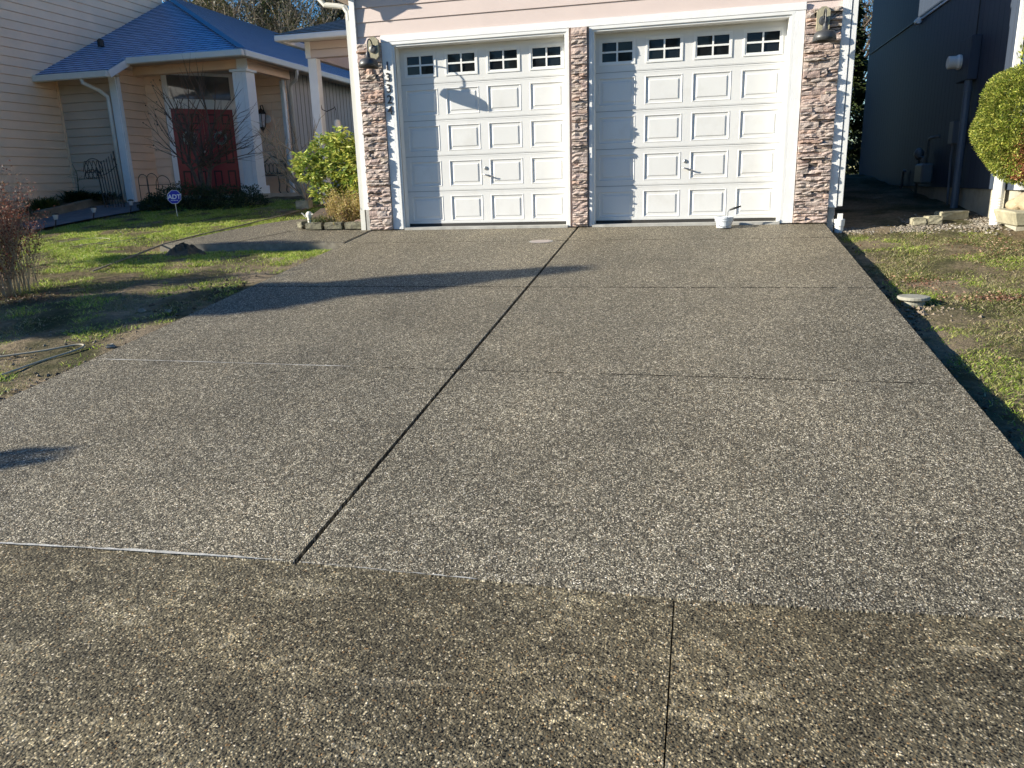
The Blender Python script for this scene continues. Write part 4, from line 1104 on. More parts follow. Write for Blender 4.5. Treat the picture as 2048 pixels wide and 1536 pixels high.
for (cx_, cz_, w, h) in ((-7.93, 1.16, .22, .20), (-7.98, 1.02, .18, .12)):
    mb.tube([(cx_ + w * math.cos(a) , 3.02, cz_ + h * max(-.35, math.sin(a))) for a in [i * 2 * math.pi / 20 for i in range(21)]], .008, 5)
    for k in range(-1, 3): mb.tube([(cx_ - w + .10 * k + .05, 3.02, cz_ - .06), (cx_ - w + .10 * k + .12, 3.02, cz_ + h * .8)], .006, 4)
    for k in range(0, 4): mb.tube([(cx_ - w + .10 * k + .12, 3.02, cz_ - .06), (cx_ - w + .10 * k + .04, 3.02, cz_ + h * .8)], .006, 4)
mb.build('scroll', M['iron'], t)
# arched border fence
t = thing('border_fence', (-6.85, 3.3, .4), 'low black wire border fence of arches before the tan wall', 'border fence')
mb = MB()
for cx_, w, h in ((-7.02, .11, 1.02), (-6.80, .13, 1.03), (-6.55, .17, .98)):
    mb.tube([(cx_ - w, 3.3, .4)] + [(cx_ - w * math.cos(a), 3.3, h - w + w * math.sin(a)) for a in [i * math.pi / 10 for i in range(11)]] + [(cx_ + w, 3.3, .4)], .007, 5)
mb.tube([(-7.13, 3.3, .80), (-6.38, 3.3, .80)], .006, 5)
mb.tube([(-6.95, 3.3, .5), (-7.0, 3.3, .62), (-6.9, 3.3, .66), (-6.85, 3.3, .55)], .006, 5)
mb.build('arches', M['iron'], t)
# bench
t = thing('garden_bench', (-5.7, 6.15, .555), 'black cast iron bench on the neighbour porch under the lantern', 'bench')
mb = MB(); bz = .96
for k in range(7): mb.box(-6.04, -5.40, 5.86 + k * .055, 5.86 + k * .055 + .04, bz - .01, bz + .01)
mb.build('seat', M['iron'], t)
mb = MB()
mb.tube([(-6.05, 6.25, .95), (-6.05, 6.28, 1.28)], .018, 6); mb.tube([(-5.39, 6.25, .95), (-5.39, 6.28, 1.28)], .018, 6)
mb.tube([(-6.05 + .66 * i / 16, 6.28, 1.28 + .12 * max(0, math.sin(math.pi * (i - 3) / 10)) * (3 <= i <= 13)) for i in range(17)], .016, 6)
for k in range(6):
    cx_ = -5.99 + k * .105
    mb.tube([(cx_ + .055 * math.cos(a), 6.27, 1.13 + .12 * math.sin(a)) for a in [i * 2 * math.pi / 12 for i in range(13)]], .009, 4)
mb.tube([(-6.05, 6.27, 1.0), (-5.39, 6.27, 1.0)], .012, 5)
mb.build('backrest', M['iron'], t)
for sx in (-6.05, -5.39):
    for sy in (5.88, 6.22):
        mb = MB(); mb.tube([(sx, sy, .95), (sx + .02, sy, .75), (sx - .01, sy, .60), (sx + .03, sy, .557)], .016, 6); mb.build('leg', M['iron'], t)
for sx in (-6.05, -5.39):
    mb = MB(); mb.tube([(sx, 6.26, 1.17), (sx, 6.0, 1.19), (sx, 5.87, 1.15), (sx, 5.87, .96)], .014, 6); mb.build('armrest', M['iron'], t)
# security sign
t = thing('security_sign', (-5.27, 1.9, .22), 'blue octagonal yard sign with white letters at the lawn edge', 'sign')
mb = MB(); sc_ = Vector((-5.28, 1.9, .555)); rt = Vector((.94, .34, 0)); upv = Vector((.10, 0, 1)).normalized(); nrm = rt.cross(upv)
def octo(r, y0, y1):
    vs = []
    for yy in (y0, y1):
        for k in range(8):
            a = math.pi / 8 + k * math.pi / 4; vs.append(sc_ + rt * (r * math.cos(a)) + upv * (r * math.sin(a)) + nrm * yy)
    mb.add(vs, [tuple(range(8)), tuple(range(15, 7, -1))] + [(i, 8 + i, 8 + (i + 1) % 8, (i + 1) % 8) for i in range(8)])
octo(.132, -.004, .002); mb.build('border', M['signwhite'], t)
mb = MB(); octo(.124, .0, .004); mb.build('panel', M['bluesign'], t)
tm = text_mesh('ADT', .115, 'lettering', M['signwhite'], t, sc_ + nrm * .006, rt, upv, .001, .003)
mb = MB(); 
for k in range(5): 
    c_ = sc_ + nrm * .006 + upv * -.062 + rt * (-.055 + .0275 * k); mb.obox(c_, rt, upv, nrm, .009, .006, .001)
mb.build('small_print', M['signwhite'], t)
mb = MB(); mb.tube([(-5.27, 1.9, .20), (-5.28, 1.905, .43)], .008, 6); mb.build('stake', M['metal'], t)
# path lights
def path_light(x, y, label):
    z = G(x, y); t = thing('path_light', (x, y, z), label, 'path light', 'solar lights along the side path')
    b = MB(); b.tube([(x - .02, y, z - .02), (x + .03, y, z + .16)], .010, 6); b.build('stake', M['iron'], t)
    b = MB(); b.lathe((x + .035, y, z + .16), [(.03, 0), (.045, .05), (.048, .085)], 12); b.build('lens', M['lampglass'], t)
    b = MB(); b.lathe((x + .035, y, z + .245), [(.058, 0), (.055, .02), (.02, .03)], 12); b.build('cap', M['iron'], t)
path_light(-6.97, .79, 'solar path light nearest the reddish shrub'); path_light(-6.84, 1.57, 'middle solar path light of the three')
path_light(-6.72, 2.44, 'solar path light below the white corner board')
# wind chime hanging from the porch
t = thing('wind_chime', (-2.39, 3.0, 1.77), 'white cylindrical wind chime hanging from the porch post', 'wind chime')
mb = MB(); mb.tube([(-2.72, 3.05, 2.16), (-2.70, 3.05, 2.06), (-2.60, 3.03, 2.02), (-2.45, 3.0, 2.06), (-2.42, 3.0, 2.09), (-2.40, 3.0, 2.03)], .008, 5); mb.tube([(-2.40, 3.0, 2.03), (-2.39, 3.0, 1.86)], .003, 4); mb.build('hook', M['iron'], t)
mb = MB(); mb.lathe((-2.39, 3.0, 1.68), [(.055, 0), (.058, .02), (.058, .15), (.04, .18)], 14); mb.build('bell', M['ivory'], t, smooth=False)
mb = MB(); mb.tube([(-2.39, 3.0, 1.68), (-2.39, 3.0, 1.62)], .003, 4); mb.lathe((-2.39, 3.0, 1.59), [(.014, 0), (.014, .05)], 6); mb.build('clapper', M['redtwig'], t)

# reddish shrub at the left edge
t = thing('barberry_shrub', (-3.15, -3.7, -.45), 'reddish brown twiggy shrub at the left edge of the lawn', 'shrub')
mb = MB(); tips = []
for k in range(110):
    x = random.gauss(-3.48, .11); y = random.gauss(-3.75, .14)
    branch(mb, (x, y, G(x, y) - .02), (random.gauss(.03, .13), random.gauss(0, .2), 1), random.uniform(.36, .66), .005, 2, .30, .2, tips, .72, 4, (2, 3))
mb.build('twigs', M['paletwig'], t)
c = np.array(tips); n = 9500; idx = rng.integers(0, len(c), n); c = c[idx] + rng.normal(size=(n, 3)) * .02
v, f = leaves(c, unit(rng.normal(size=(n, 3))), rng.uniform(.014, .032, n), rng.uniform(.009, .018, n)); link_mesh('foliage', v, f, M['redleaf'], t)
def litter(name, cx_, cy_, sx, sy, n, mat, label, zoff=.012, size=(.012, .032)):
    x = rng.normal(cx_, sx, n); y = rng.normal(cy_, sy, n); z = np.array([G(a, b) for a, b in zip(x, y)]) + zoff + rng.random(n) * .02
    d = unit(np.column_stack([rng.normal(size=n), rng.normal(size=n), rng.normal(size=n) * .25]))
    v, f = leaves(np.column_stack([x, y, z]), d, rng.uniform(*size, n), rng.uniform(size[0] * .6, size[1] * .6, n))
    return tag(link_mesh(name, v, f, mat), label, kind='stuff')
litter('leaf_litter', -2.95, -3.95, .28, .12, 700, M['litter'], 'fallen reddish leaves under the shrub')
litter('leaf_litter', 6.35, -2.75, .16, .14, 260, M['litter'], 'fallen leaves beside the driveway above the round lid')
litter('leaf_litter', 6.85, -3.35, .22, .07, 420, M['litter'], 'reddish leaves in the hollow right of the round lid')
litter('leaf_litter', 7.6, -1.3, .45, .35, 520, M['litter'], 'brown leaf debris under the clipped round shrub')
litter('leaf_litter', -1.9, -2.6, 1.2, .8, 120, M['litter'], 'scattered fallen leaves on the left lawn')
litter('leaf_litter', 7.3, -2.6, .7, 1.2, 170, M['litter'], 'scattered fallen leaves on the right lawn')

# ------------------------------------------------------------------ grass
def snoise(x, y, s, ph):
    return (np.sin(x * s + ph) * np.cos(y * s * 1.3 + ph * 2) + .5 * np.sin(x * s * 2.3 + y * s * 1.9 + ph) + .35 * np.sin(x * s * 4.1 - y * s * 3.7 + ph * 3)) / 1.4
def grass(name, x0, x1, y0, y1, n, dens, ln, mat, label, w=.0028, lean=.5, clump=0):
    x = rng.uniform(x0, x1, n); y = rng.uniform(y0, y1, n)
    keep = rng.random(n) < dens(x, y); x, y = x[keep], y[keep]; n = len(x)
    z = np.array([G(a, b) for a, b in zip(x, y)]) - .004
    a = rng.uniform(0, 2 * math.pi, n); L = rng.uniform(*ln, n) * (.75 + .5 * (snoise(x, y, 5, 2) > .1))
    d = unit(np.column_stack([np.cos(a) * lean, np.sin(a) * lean, rng.uniform(.25, 1.1, n)]))
    a2 = rng.uniform(0, 2 * math.pi, n); s = np.column_stack([np.cos(a2), np.sin(a2), np.zeros(n)]) * (w * rng.uniform(.7, 1.5, n))[:, None]
    b = np.column_stack([x, y, z]); m = b + d * (L * .55)[:, None]; t_ = b + d * L[:, None] * np.array([1.3, 1.3, .85])
    v = np.stack([b - s, b + s, m + s * .8, m - s * .8, t_], 1).reshape(-1, 3); k = np.arange(n) * 5
    me = bpy.data.meshes.new(name)
    me.vertices.add(5 * n); me.vertices.foreach_set('co', v.astype(np.float32).ravel())
    q = np.stack([k, k + 1, k + 2, k + 3], 1); tr = np.stack([k + 3, k + 2, k + 4], 1)
    me.loops.add(7 * n); me.loops.foreach_set('vertex_index', np.concatenate([q.ravel(), tr.ravel()]).astype(np.int32))
    me.polygons.add(2 * n)
    ls = np.concatenate([np.arange(n) * 4, 4 * n + np.arange(n) * 3]).astype(np.int32); me.polygons.foreach_set('loop_start', ls)
    me.polygons.foreach_set('loop_total', np.concatenate([np.full(n, 4), np.full(n, 3)]).astype(np.int32))
    me.update(calc_edges=True); me.validate(); me.materials.append(mat)
    o = bpy.data.objects.new(name, me); COL.objects.link(o); return tag(o, label, kind='stuff')
def off_path(x, y):
    inside = (x > -3.55) & (x < -.5) & (y > -1.04) & (y < 1.35)
    cut = (y > -1.0) & (x < -3.5 + (y + 1.0) * .40) 
    inside = inside & ~cut & ~((y > 1.1) & (x < -2.3))
    side = (x < -6.95 + .02 * y) & (y > .55) | (x < -8.1)
    return ~(inside | side)
def dl(x, y):
    edge = np.clip((-.55 - x) / .15, 0, 1)
    bare = 1 - .85 * np.clip((snoise(x, y, 1.7, 1.0) - .05) * 3, 0, 1)
    near = np.clip((y + 3.2) / 1.4, 0, 1); near = .28 + .72 * near
    far = np.clip((4.0 - y) / .5, 0, 1)
    return edge * (bare * near + (1 - near) * 0) * off_path(x, y) * far
grass('lawn_grass', -8.4, -.55, -2.6, 3.9, 330000, dl, (.025, .055), M['grass'], 'green lawn between the two houses')
def dl2(x, y):
    edge = np.clip((-.55 - x) / .12, 0, 1)
    return edge * np.clip(.45 - snoise(x, y, 2.1, 4.0) * .9, .04, 1) * np.where(x > -1.9, .5, .8)
grass('patchy_grass', -4.2, -.55, -7.3, -2.0, 120000, dl2, (.015, .04), M['drygrass'], 'thin muddy grass beside the driveway', .0025, .8)
def dr(x, y):
    wall = (x < 7.8) | (y < -.6)
    gravel = np.clip((.0 - y) / .35 + snoise(x, y, 4, 1) * .3, 0, 1)
    return np.clip((x - 5.98 - .12 * snoise(x, y, 3, 2)) / .12, 0, 1) * np.clip(.75 - snoise(x, y, 1.9, 6.0) * .8, .25, 1) * gravel * wall
grass('patchy_grass', 5.9, 9.5, -7.5, .3, 210000, dr, (.02, .045), M['drygrass'], 'thin grass of the right lawn', .0026, .8)
def dr2(x, y): return np.clip((x - 5.95) / .1, 0, 1) * (np.clip(snoise(x, y, 2.3, 3.0) * 2.2 - .3, 0, 1) + .8 * np.exp(-((x - 6.15) / .12) ** 2) * (y < -4.2)) * np.clip((-.2 - y) / .3, 0, 1)
grass('lawn_grass', 5.9, 9.5, -7.5, .0, 90000, dr2, (.02, .05), M['grass'], 'greener tufts of the right lawn', .003, .6)
def dl3(x, y): return np.clip((-.56 - x) / .05, 0, 1) * np.clip(snoise(x, y, 3.1, 2.0) * 2.5 - .2, 0, 1)
grass('lawn_grass', -3.6, -.55, -6.5, -2.4, 26000, dl3, (.03, .06), M['grass'], 'green tufts along the left edge of the driveway', .003, .6)

# ------------------------------------------------------------------ loose things on the lawns
# soil mound
mb = MB(); V, F = [], []; c0 = (-2.68, -1.52)
nr, na = 9, 30
for i in range(nr + 1):
    for k in range(na):
        a = 2 * math.pi * k / na; r = i / nr; x = c0[0] + .36 * r * math.cos(a) * (1 + .1 * math.sin(3 * a)); y = c0[1] + .24 * r * math.sin(a)
        V.append((x, y, G(c0[0], c0[1]) - .03 + .17 * (1 - r ** 1.7) * (1 + .18 * math.sin(a * 5 + i)) + random.uniform(-.02, .02)))
for i in range(nr):
    for k in range(na): F.append([i * na + k, i * na + (k + 1) % na, (i + 1) * na + (k + 1) % na, (i + 1) * na + k])
tag(link_mesh('soil_mound', V, F, M['dirt'], smooth=False), 'dark brown mound of soil against the walkway edge', 'soil mound')
def clods(cx_, cy_, sx, sy, n, size, mat, label, name='soil_clods'):
    V = []; F = []
    for k in range(n):
        x = random.gauss(cx_, sx); y = random.gauss(cy_, sy); s = random.uniform(*size); z = G(x, y) + s * .3; n0 = len(V)
        for a in ((1, 0, 0), (-1, 0, 0), (0, 1, 0), (0, -1, 0), (0, 0, .8), (0, 0, -.8)):
            V.append((x + a[0] * s * random.uniform(.7, 1.3), y + a[1] * s * random.uniform(.7, 1.3), z + a[2] * s * random.uniform(.6, 1.1)))
        F += [[n0 + p for p in f] for f in ((0, 2, 4), (2, 1, 4), (1, 3, 4), (3, 0, 4), (2, 0, 5), (1, 2, 5), (3, 1, 5), (0, 3, 5))]
    return tag(link_mesh(name, V, F, mat), label, kind='stuff')
clods(-3.3, -.2, .25, .35, 120, (.008, .03), M['dirt'], 'clods of soil along the outer edge of the walkway')
clods(-1.2, -1.35, .5, .08, 90, (.008, .02), M['dirt'], 'crumbs of soil under the walkway edge')
clods(-1.3, -5.4, .4, .5, 140, (.006, .022), M['mudlight'], 'clods of mud beside the hose')
clods(-.9, -3.6, .25, .35, 80, (.008, .03), M['dirt'], 'crumbled soil at the driveway edge')
clods(6.22, -3.75, .12, .12, 90, (.01, .03), M['mudlight'], 'grey crumbled soil around the round lid')
clods(-.50, -4.6, .035, 1.3, 150, (.006, .02), M['dirt'], 'soil crumbs spilled over the left driveway edge')
clods(-.60, -6.6, .06, .5, 90, (.006, .02), M['mudlight'], 'mud crumbs at the near left driveway edge')
clods(5.95, -4.5, .05, 1.6, 140, (.006, .022), M['dirt'], 'soil crumbs in the trench along the right driveway edge')
# gravel strip along the right house
V = []; F = []
for k in range(1700):
    if random.random() < .62: x = random.uniform(6.9, 7.95); y = random.gauss(.35, .28) - (7.95 - x) * .1
    else: x = random.uniform(6.05, 7.0); y = random.gauss(.02, .10)
    s = random.uniform(.010, .026); z = G(x, y) + s * .25; n0 = len(V)
    for a in ((1, 0, 0), (-1, 0, 0), (0, 1, 0), (0, -1, 0), (0, 0, .7), (0, 0, -.7)):
        V.append((x + a[0] * s * random.uniform(.8, 1.4), y + a[1] * s * random.uniform(.7, 1.2), z + a[2] * s))
    F += [[n0 + p for p in f] for f in ((0, 2, 4), (2, 1, 4), (1, 3, 4), (3, 0, 4), (2, 0, 5), (1, 2, 5), (3, 1, 5), (0, 3, 5))]
tag(link_mesh('gravel', V, F, M['pebble'], smooth=True), 'loose grey and tan gravel along the grey house', kind='stuff')
RB = 'loose tan blocks on the gravel'
block('paving_block', (7.02, .30, G(7, .3)), .17, .16, .10, .05, 'dark front tan block at the left end of the loose row', 'block', RB, M['tanblock'], 1.0)
block('paving_block', (7.20, .33, G(7.2, .33)), .18, .20, .11, .12, 'tan block in the middle of the loose row on the gravel', 'block', RB, M['tanblock'], 1.0)
o = block('paving_block', (7.50, .62, G(7.5, .6)), .42, .15, .12, .45, 'long pale tan block lying askew on the gravel', 'block', RB, M['tanblock'], 1.0)
# round clean-out lid on a short pipe
t = thing('cleanout', (6.09, -3.50, G(6.09, -3.50)), 'round weathered clean-out lid standing on a short white pipe beside the driveway', 'drain lid')
gz_ = G(6.09, -3.50)
mb = MB(); mb.lathe((6.09, -3.50, gz_ - .07), [(.094, 0), (.094, .115)], 22); mb.build('pipe', M['lid'], t)
mb = MB(); mb.lathe((6.09, -3.50, gz_ + .045), [(.126, 0), (.132, .006), (.132, .024), (.125, .030), (.02, .032)], 28); mb.build('lid', M['lid'], t)
# round metal cover set in the driveway
mb = MB(); zc = S * -1.04; mb.add([(2.26 + .155 * math.cos(a), -1.04 + .11 * math.sin(a), S * (-1.04 + .11 * math.sin(a)) + .005) for a in [i * math.pi / 16 for i in range(32)]], [tuple(range(32))])
mb.m = 1; mb.add([(2.26 + .135 * math.cos(a), -1.04 + .094 * math.sin(a), S * (-1.04 + .094 * math.sin(a)) + .0075) for a in [i * math.pi / 16 for i in range(32)]], [tuple(range(32))])
tag(mb.build('drain_cover', [M['slabside'], M['cover']]), 'flat pinkish oval cover set in the driveway near the left garage door', 'drain cover')
# bucket with a trowel
t = thing('bucket', (4.555, -.235, S * -.235), 'small white bucket with its wire handle down before the right garage door', 'bucket')
bz0 = S * -.235 + .004
bucket_mat = paint('white_bucket_plastic', (.66, .69, .72), .35, .03, dirt=((.4, .38, .35), 14, .6, .5))
mb = MB(); c = (4.555, -.235, bz0)
mb.lathe(c, [(.092, 0), (.103, .082), (.114, .084), (.116, .097), (.108, .099), (.116, .112), (.119, .118), (.119, .140), (.112, .140), (.108, .115), (.09, .01), (.01, .008)], 28, cap=False)
mb.build('shell', bucket_mat, t)
mb = MB(); mb.tube([(4.555 + .12 * math.cos(a), -.235 - .124 * math.sin(a), bz0 + .115 - .10 * math.sin(a)) for a in [i * math.pi / 14 for i in range(15)]], .004, 6); mb.build('handle', M['metal'], t)
t = thing('trowel', (4.62, -.22, bz0 + .10), 'cement tool with a dark grip sticking out of the white bucket', 'trowel')
mb = MB(); mb.tube([(4.60, -.22, bz0 + .07), (4.60, -.21, bz0 + .20), (4.62, -.21, bz0 + .225)], .006, 6); mb.build('blade', M['metal'], t)
mb = MB(); mb.tube([(4.62, -.21, bz0 + .225), (4.68, -.21, bz0 + .245), (4.76, -.21, bz0 + .27)], [.011, .015, .012], 8); mb.build('grip', M['tool'], t, smooth=True)
# white drain pipe under the right downspout
t = thing('drain_pipe', (6.02, .0, -.2), 'white plastic drain pipe standing under the right downspout', 'pipe')
mb = MB(); c = (6.015, .02, -.14); mb.lathe(c, [(.055, -.12), (.055, .10), (.064, .10), (.066, .18), (.060, .19), (.03, .19)], 18)
mb.box(5.985, 6.045, -.01, .05, .05, .12); mb.build('pipe', M['pvc'], t)
# hoses
def hose(pts, r, label, mat=None, name='garden_hose', zo=.0):
    P = []
    pts = [Vector((x, y, 0)) for x, y in pts]
    for i in range(len(pts) - 1):
        a, b = pts[i], pts[i + 1]; p0 = pts[max(0, i - 1)]; p3 = pts[min(len(pts) - 1, i + 2)]
        for k in range(8):
            t_ = k / 8
            q = .5 * ((2 * a) + (b - p0) * t_ + (2 * p0 - 5 * a + 4 * b - p3) * t_ ** 2 + (3 * a - p0 - 3 * b + p3) * t_ ** 3)
            P.append((q.x, q.y, G(q.x, q.y) + r + .012 + zo))
    b = MB(); b.tube(P, r, 8); return tag(b.build(name, mat or M['hose'], smooth=True), label, 'hose')
hose([(-2.6, -6.3), (-1.9, -6.05), (-1.43, -5.76), (-1.15, -5.58), (-.98, -5.42), (-.88, -5.43), (-.86, -5.56), (-.95, -5.86), (-1.02, -6.25), (-1.15, -6.9), (-1.2, -7.4)], .0085, 'pale hose looped on the mud at the left edge of the driveway')
mb = MB(); P = [(-3.25, -2.6), (-3.3, -1.8), (-3.45, -.95), (-3.35, -.2), (-3.15, .5), (-2.95, 1.4), (-2.85, 2.5)]
mb.m = 0
for a, b in zip(P[:-1], P[1:]): mb.beam((a[0], a[1], G(*a) + .03), (b[0], b[1], G(*b) + .03), .018, .02)
tag(mb.build('edging_board', M['timber']), 'thin tan edging strip running from the lawn past the walkway to the pot', 'edging')
hose([(-5.6, -.6), (-5.3, -.3), (-4.9, -.35), (-4.75, -.6), (-5.0, -.85), (-4.6, -.7), (-4.3, -.2)], .0045, 'thin pale cord coiled in the sunlit lawn', name='cord')
# stick + stones
for (x, y, s, lb) in ((-.62, -5.42, .05, 'small dark stone at the left driveway edge beside the hose'), (-1.15, -4.35, .05, 'pale twisted leaf like stone on the left lawn'),
                      (-.85, -4.35, .045, 'small grey stone on the left driveway edge below the shadow')):
    block('small_stone', (x, y, G(x, y)), s * 1.6, s, s * .7, random.random(), lb, 'stone', None, M['gravel'], .8, .006)
# planter with rocks at the right edge
t = thing('stone_planter', (7.95, -.75, .05), 'pale concrete trough holding two large tan rocks at the right edge', 'planter')
mb = MB(); mb.add([(7.66, -.55, -.0), (7.72, -.95, -.02), (8.9, -1.0, -.02), (8.9, -.4, .0), (7.60, -.50, .17), (7.66, -1.0, .15), (9.0, -1.05, .15), (9.0, -.35, .17)],
       [(0, 3, 2, 1), (4, 5, 6, 7), (0, 1, 5, 4), (1, 2, 6, 5), (2, 3, 7, 6), (3, 0, 4, 7)]); mb.build('trough', M['tanblock'], t, bevel=.02)
def rock(c, r, name, label):
    bm = bmesh.new(); bmesh.ops.create_icosphere(bm, subdivisions=3, radius=1)
    for v in bm.verts:
        n_ = math.sin(v.co.x * 3.1 + c[0]) * .10 + math.sin(v.co.y * 4.3 + v.co.z * 2) * .08
        v.co = Vector((v.co.x * r[0], v.co.y * r[1], v.co.z * r[2])) * (1 + n_)
    me = bpy.data.meshes.new(name); bm.to_mesh(me); bm.free(); me.materials.append(M['rock'])
    o = bpy.data.objects.new(name, me); COL.objects.link(o); o.location = c; return tag(o, label, 'rock')
rock((7.98, -.72, .24), (.24, .2, .13), 'rock', 'rounded tan rock in the trough under the round shrub')
rock((7.80, -.62, .21), (.10, .1, .07), 'rock', 'smaller tan rock at the left end of the trough')

# ------------------------------------------------------------------ background trees
def bare_tree(x, y, h, label, seed, leafy=0, mat='bark', z0=.5, wide=.42):
    random.seed(seed)
    t = thing('background_tree', (x, y, z0), label, 'tree', 'trees behind the houses')
    mb = MB(); tips = []
    mb.tube([(x, y, z0), (x + .1, y, z0 + h * .2), (x, y, z0 + h * .38)], [.22, .18, .14], 8)
    for k in range(13):
        a = random.uniform(0, 2 * math.pi); st = (x, y, z0 + h * random.uniform(.12, .38))
        branch(mb, st, (math.cos(a) * wide, math.sin(a) * wide, random.uniform(.55, 1.1)), h * random.uniform(.24, .34), .06, 4, .45, .22, tips, .72, 4, (2, 4), .1)
    mb.build('trunk', M[mat], t)
    if leafy:
        c = np.array(tips); idx = rng.integers(0, len(c), leafy); c = c[idx] + rng.normal(size=(leafy, 3)) * .12
        v, f = leaves(c, unit(rng.normal(size=(leafy, 3))), rng.uniform(.06, .13, leafy), rng.uniform(.04, .09, leafy)); link_mesh('crown', v, f, M['ivy'], t)
    return t
bare_tree(-18.2, 24, 12, 'ivy grown bare tree at the top of the blue roof slope', 3, 14000, 'twig', 0)
bare_tree(-15.6, 22.5, 11.5, 'tangled leafless tree above the middle of the blue roof', 9, 8000, 'paletwig', 0, .55)
bare_tree(-13.6, 23.5, 11, 'pale branched leafless tree above the porch roof', 5, 5000, 'paletwig', 0, .5)
bare_tree(-12.2, 26.0, 10, 'thin leafless tree against the sky gap above the porch roof', 14, 1500, 'twig', 0)
bare_tree(8.8, 19.0, 8.5, 'leafless tree showing between garage and grey house', 21, 3000, 'twig', 0)
def conifer(x, y, h, r, label, n, seed, z0=.4, grp='evergreens behind the houses', bare=.04, blunt=0):
    random.seed(seed)
    t = thing('evergreen_tree', (x, y, z0), label, 'tree', grp)
    mb = MB(); mb.tube([(x, y, z0), (x, y, z0 + h * .5), (x, y, z0 + h * .97)], [.03 * h, .02 * h, .01], 7); mb.build('trunk', M['bark'], t)
    u = rng.random(n) ** .6; zz = z0 + h * (bare + (1 - bare) * (1 - u)); 
    rad = r * (u if not blunt else np.clip(u * blunt, 0, 1) ** .5) * (.82 + .22 * np.sin(zz * 9 / h * 6)) * rng.uniform(.35, 1.05, n) ** .5
    a = rng.uniform(0, 2 * math.pi, n)
    c = np.column_stack([x + rad * np.cos(a), y + rad * np.sin(a), zz])
    d = unit(np.column_stack([np.cos(a), np.sin(a), rng.uniform(-.7, .2, n)]))
    s = h / 7
    v, f = leaves(c, d, rng.uniform(.10, .24, n) * s, rng.uniform(.04, .09, n) * s); link_mesh('crown', v, f, M['fir'], t)
    return t
conifer(-22.4, 30, 14, 3.4, 'dark evergreen behind the ridge of the blue roof', 22000, 1)
conifer(-18.4, 30, 13.5, 3.2, 'broad evergreen behind the tangled bare tree', 22000, 2)
conifer(-11.6, 29, 11, 2.0, 'dark evergreen showing above the garage porch roof', 16000, 3)
conifer(8.2, 14.0, 5.9, 1.0, 'tall yellowish evergreen in the gap before the grey house', 16000, 4)
conifer(7.15, 11.8, 3.4, 1.2, 'added dark evergreen blocking sky light in the gap beside the garage', 16000, 41)  # tree added to keep sky light out of the gap between the houses
conifer(7.9, 18.5, 4.2, 2.0, 'dense dark evergreen low in the gap between the houses', 16000, 5)

conifer(-16.0, 32, 13, 2.8, 'evergreen behind the pale branched tree', 16000, 8)
# evergreens on the far side of the street, behind the camera: the door windows mirror them
random.seed(4)
src = conifer(-26, -44, 14, 4.2, 'evergreen across the street behind the camera', 9000, 31, -1.0, 'evergreens across the street, outside the view', .03)
for k in range(10):
    c2 = src.copy(); COL.objects.link(c2); c2.location = (0 + src.location.x + 6.0 * (k + 1) + random.uniform(-1, 1), src.location.y + random.uniform(-3, 3), -1.0)
    sc2 = random.uniform(.8, 1.15); c2.scale = (sc2 * 1.1, sc2 * 1.1, sc2)
    for ch in src.children: d2 = ch.copy(); COL.objects.link(d2); d2.parent = c2
# trees standing left of the frame whose shadows cross the lawn and driveway
LD = Vector((2.55, 1, -1.0))
def from_tip(tip, tt): return Vector(tip) - LD * tt
p = from_tip((3.11, -2.49, -.28), 5.6)
conifer(p.x, p.y, p.z + 1.0, .34 * (p.z + 1.0), 'narrow evergreen by the street left of the lawn, outside the view', 52000, 6, -1.0, 'street trees left of the lawn', .02)
p = from_tip((.72, -7.28, -.83), 2.6)
conifer(p.x, p.y, p.z + 1.0, .22, 'small columnar evergreen by the street, outside the view', 26000, 7, -1.0, 'street trees left of the lawn', .0, 4)
p = from_tip((-2.35, -1.42, -.24), 5.4)
t = thing('street_tree', (p.x, p.y, -.9), 'round crowned street tree left of the lawn, outside the view', 'tree')
mb = MB(); mb.tube([(p.x, p.y, -.9), (p.x, p.y, p.z - .2)], [.07, .05], 8); mb.build('trunk', M['bark'], t)
v, f = ball_leaves((p.x, p.y, p.z), (.52, .52, .50), 16000, (.06, .12), (.04, .07), .3, .18, .3, 2); link_mesh('crown', v, f, M['fir'], t)

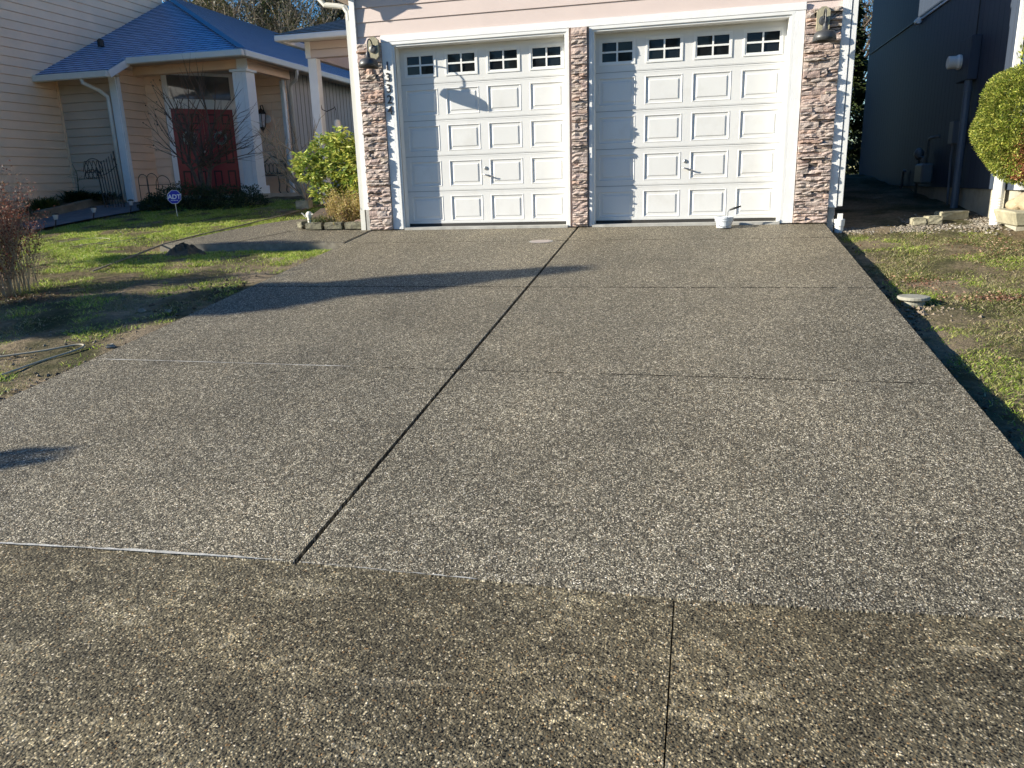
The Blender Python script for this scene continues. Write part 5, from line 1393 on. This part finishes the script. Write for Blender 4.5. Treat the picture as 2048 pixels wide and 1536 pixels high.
# ------------------------------------------------------------------ light, sky, camera
w = bpy.data.worlds.new('World'); scene.world = w; w.use_nodes = True
nt = w.node_tree; bg = nt.nodes['Background']; sky = nt.nodes.new('ShaderNodeTexSky'); sky.sky_type = 'NISHITA'; sky.sun_disc = False
elev = math.atan2(1.0, math.hypot(2.55, 1)); sky.sun_elevation = elev
sky.sun_rotation = math.atan2(-2.55, -1.0); sky.air_density = 1.0; sky.dust_density = .3; sky.ozone_density = 2.5
hs = nt.nodes.new('ShaderNodeHueSaturation'); hs.inputs['Saturation'].default_value = 1.45; hs.inputs['Hue'].default_value = .507
nt.links.new(sky.outputs[0], hs.inputs['Color']); nt.links.new(hs.outputs[0], bg.inputs[0]); bg.inputs[1].default_value = .085
sd = bpy.data.lights.new('sun', 'SUN'); sd.energy = 5.0; sd.angle = math.radians(.5); sd.color = (1.0, .93, .79)
so = bpy.data.objects.new('sun', sd); COL.objects.link(so); so.rotation_euler = LD.to_track_quat('-Z', 'Y').to_euler(); so.location = (-20, -12, 15)

yaw, pit, roll = -0.24211293, 0.25922856, -0.02983592
F_ = Vector((math.sin(yaw) * math.cos(pit), math.cos(yaw) * math.cos(pit), -math.sin(pit)))
R0 = Vector((math.cos(yaw), -math.sin(yaw), 0)); U0 = R0.cross(F_)
Rr = R0 * math.cos(roll) + U0 * math.sin(roll); Uu = -R0 * math.sin(roll) + U0 * math.cos(roll)
cd = bpy.data.cameras.new('camera'); cam = bpy.data.objects.new('camera', cd); COL.objects.link(cam)
mt = Matrix((Rr, Uu, -F_)).transposed().to_4x4(); mt.translation = Vector((4.2219229, -10.7764, .6248525)); cam.matrix_world = mt
cd.sensor_width = 36; cd.lens = 1515.0257 / 2048 * 36; cd.clip_end = 1500; cd.clip_start = .05
scene.camera = cam
scene.view_settings.view_transform = 'Standard'; scene.view_settings.look = 'None'; scene.view_settings.exposure = 1.08; scene.view_settings.gamma = 1
scene.view_settings.use_curve_mapping = False
scene.cycles.max_bounces = 8; scene.cycles.transparent_max_bounces = 8
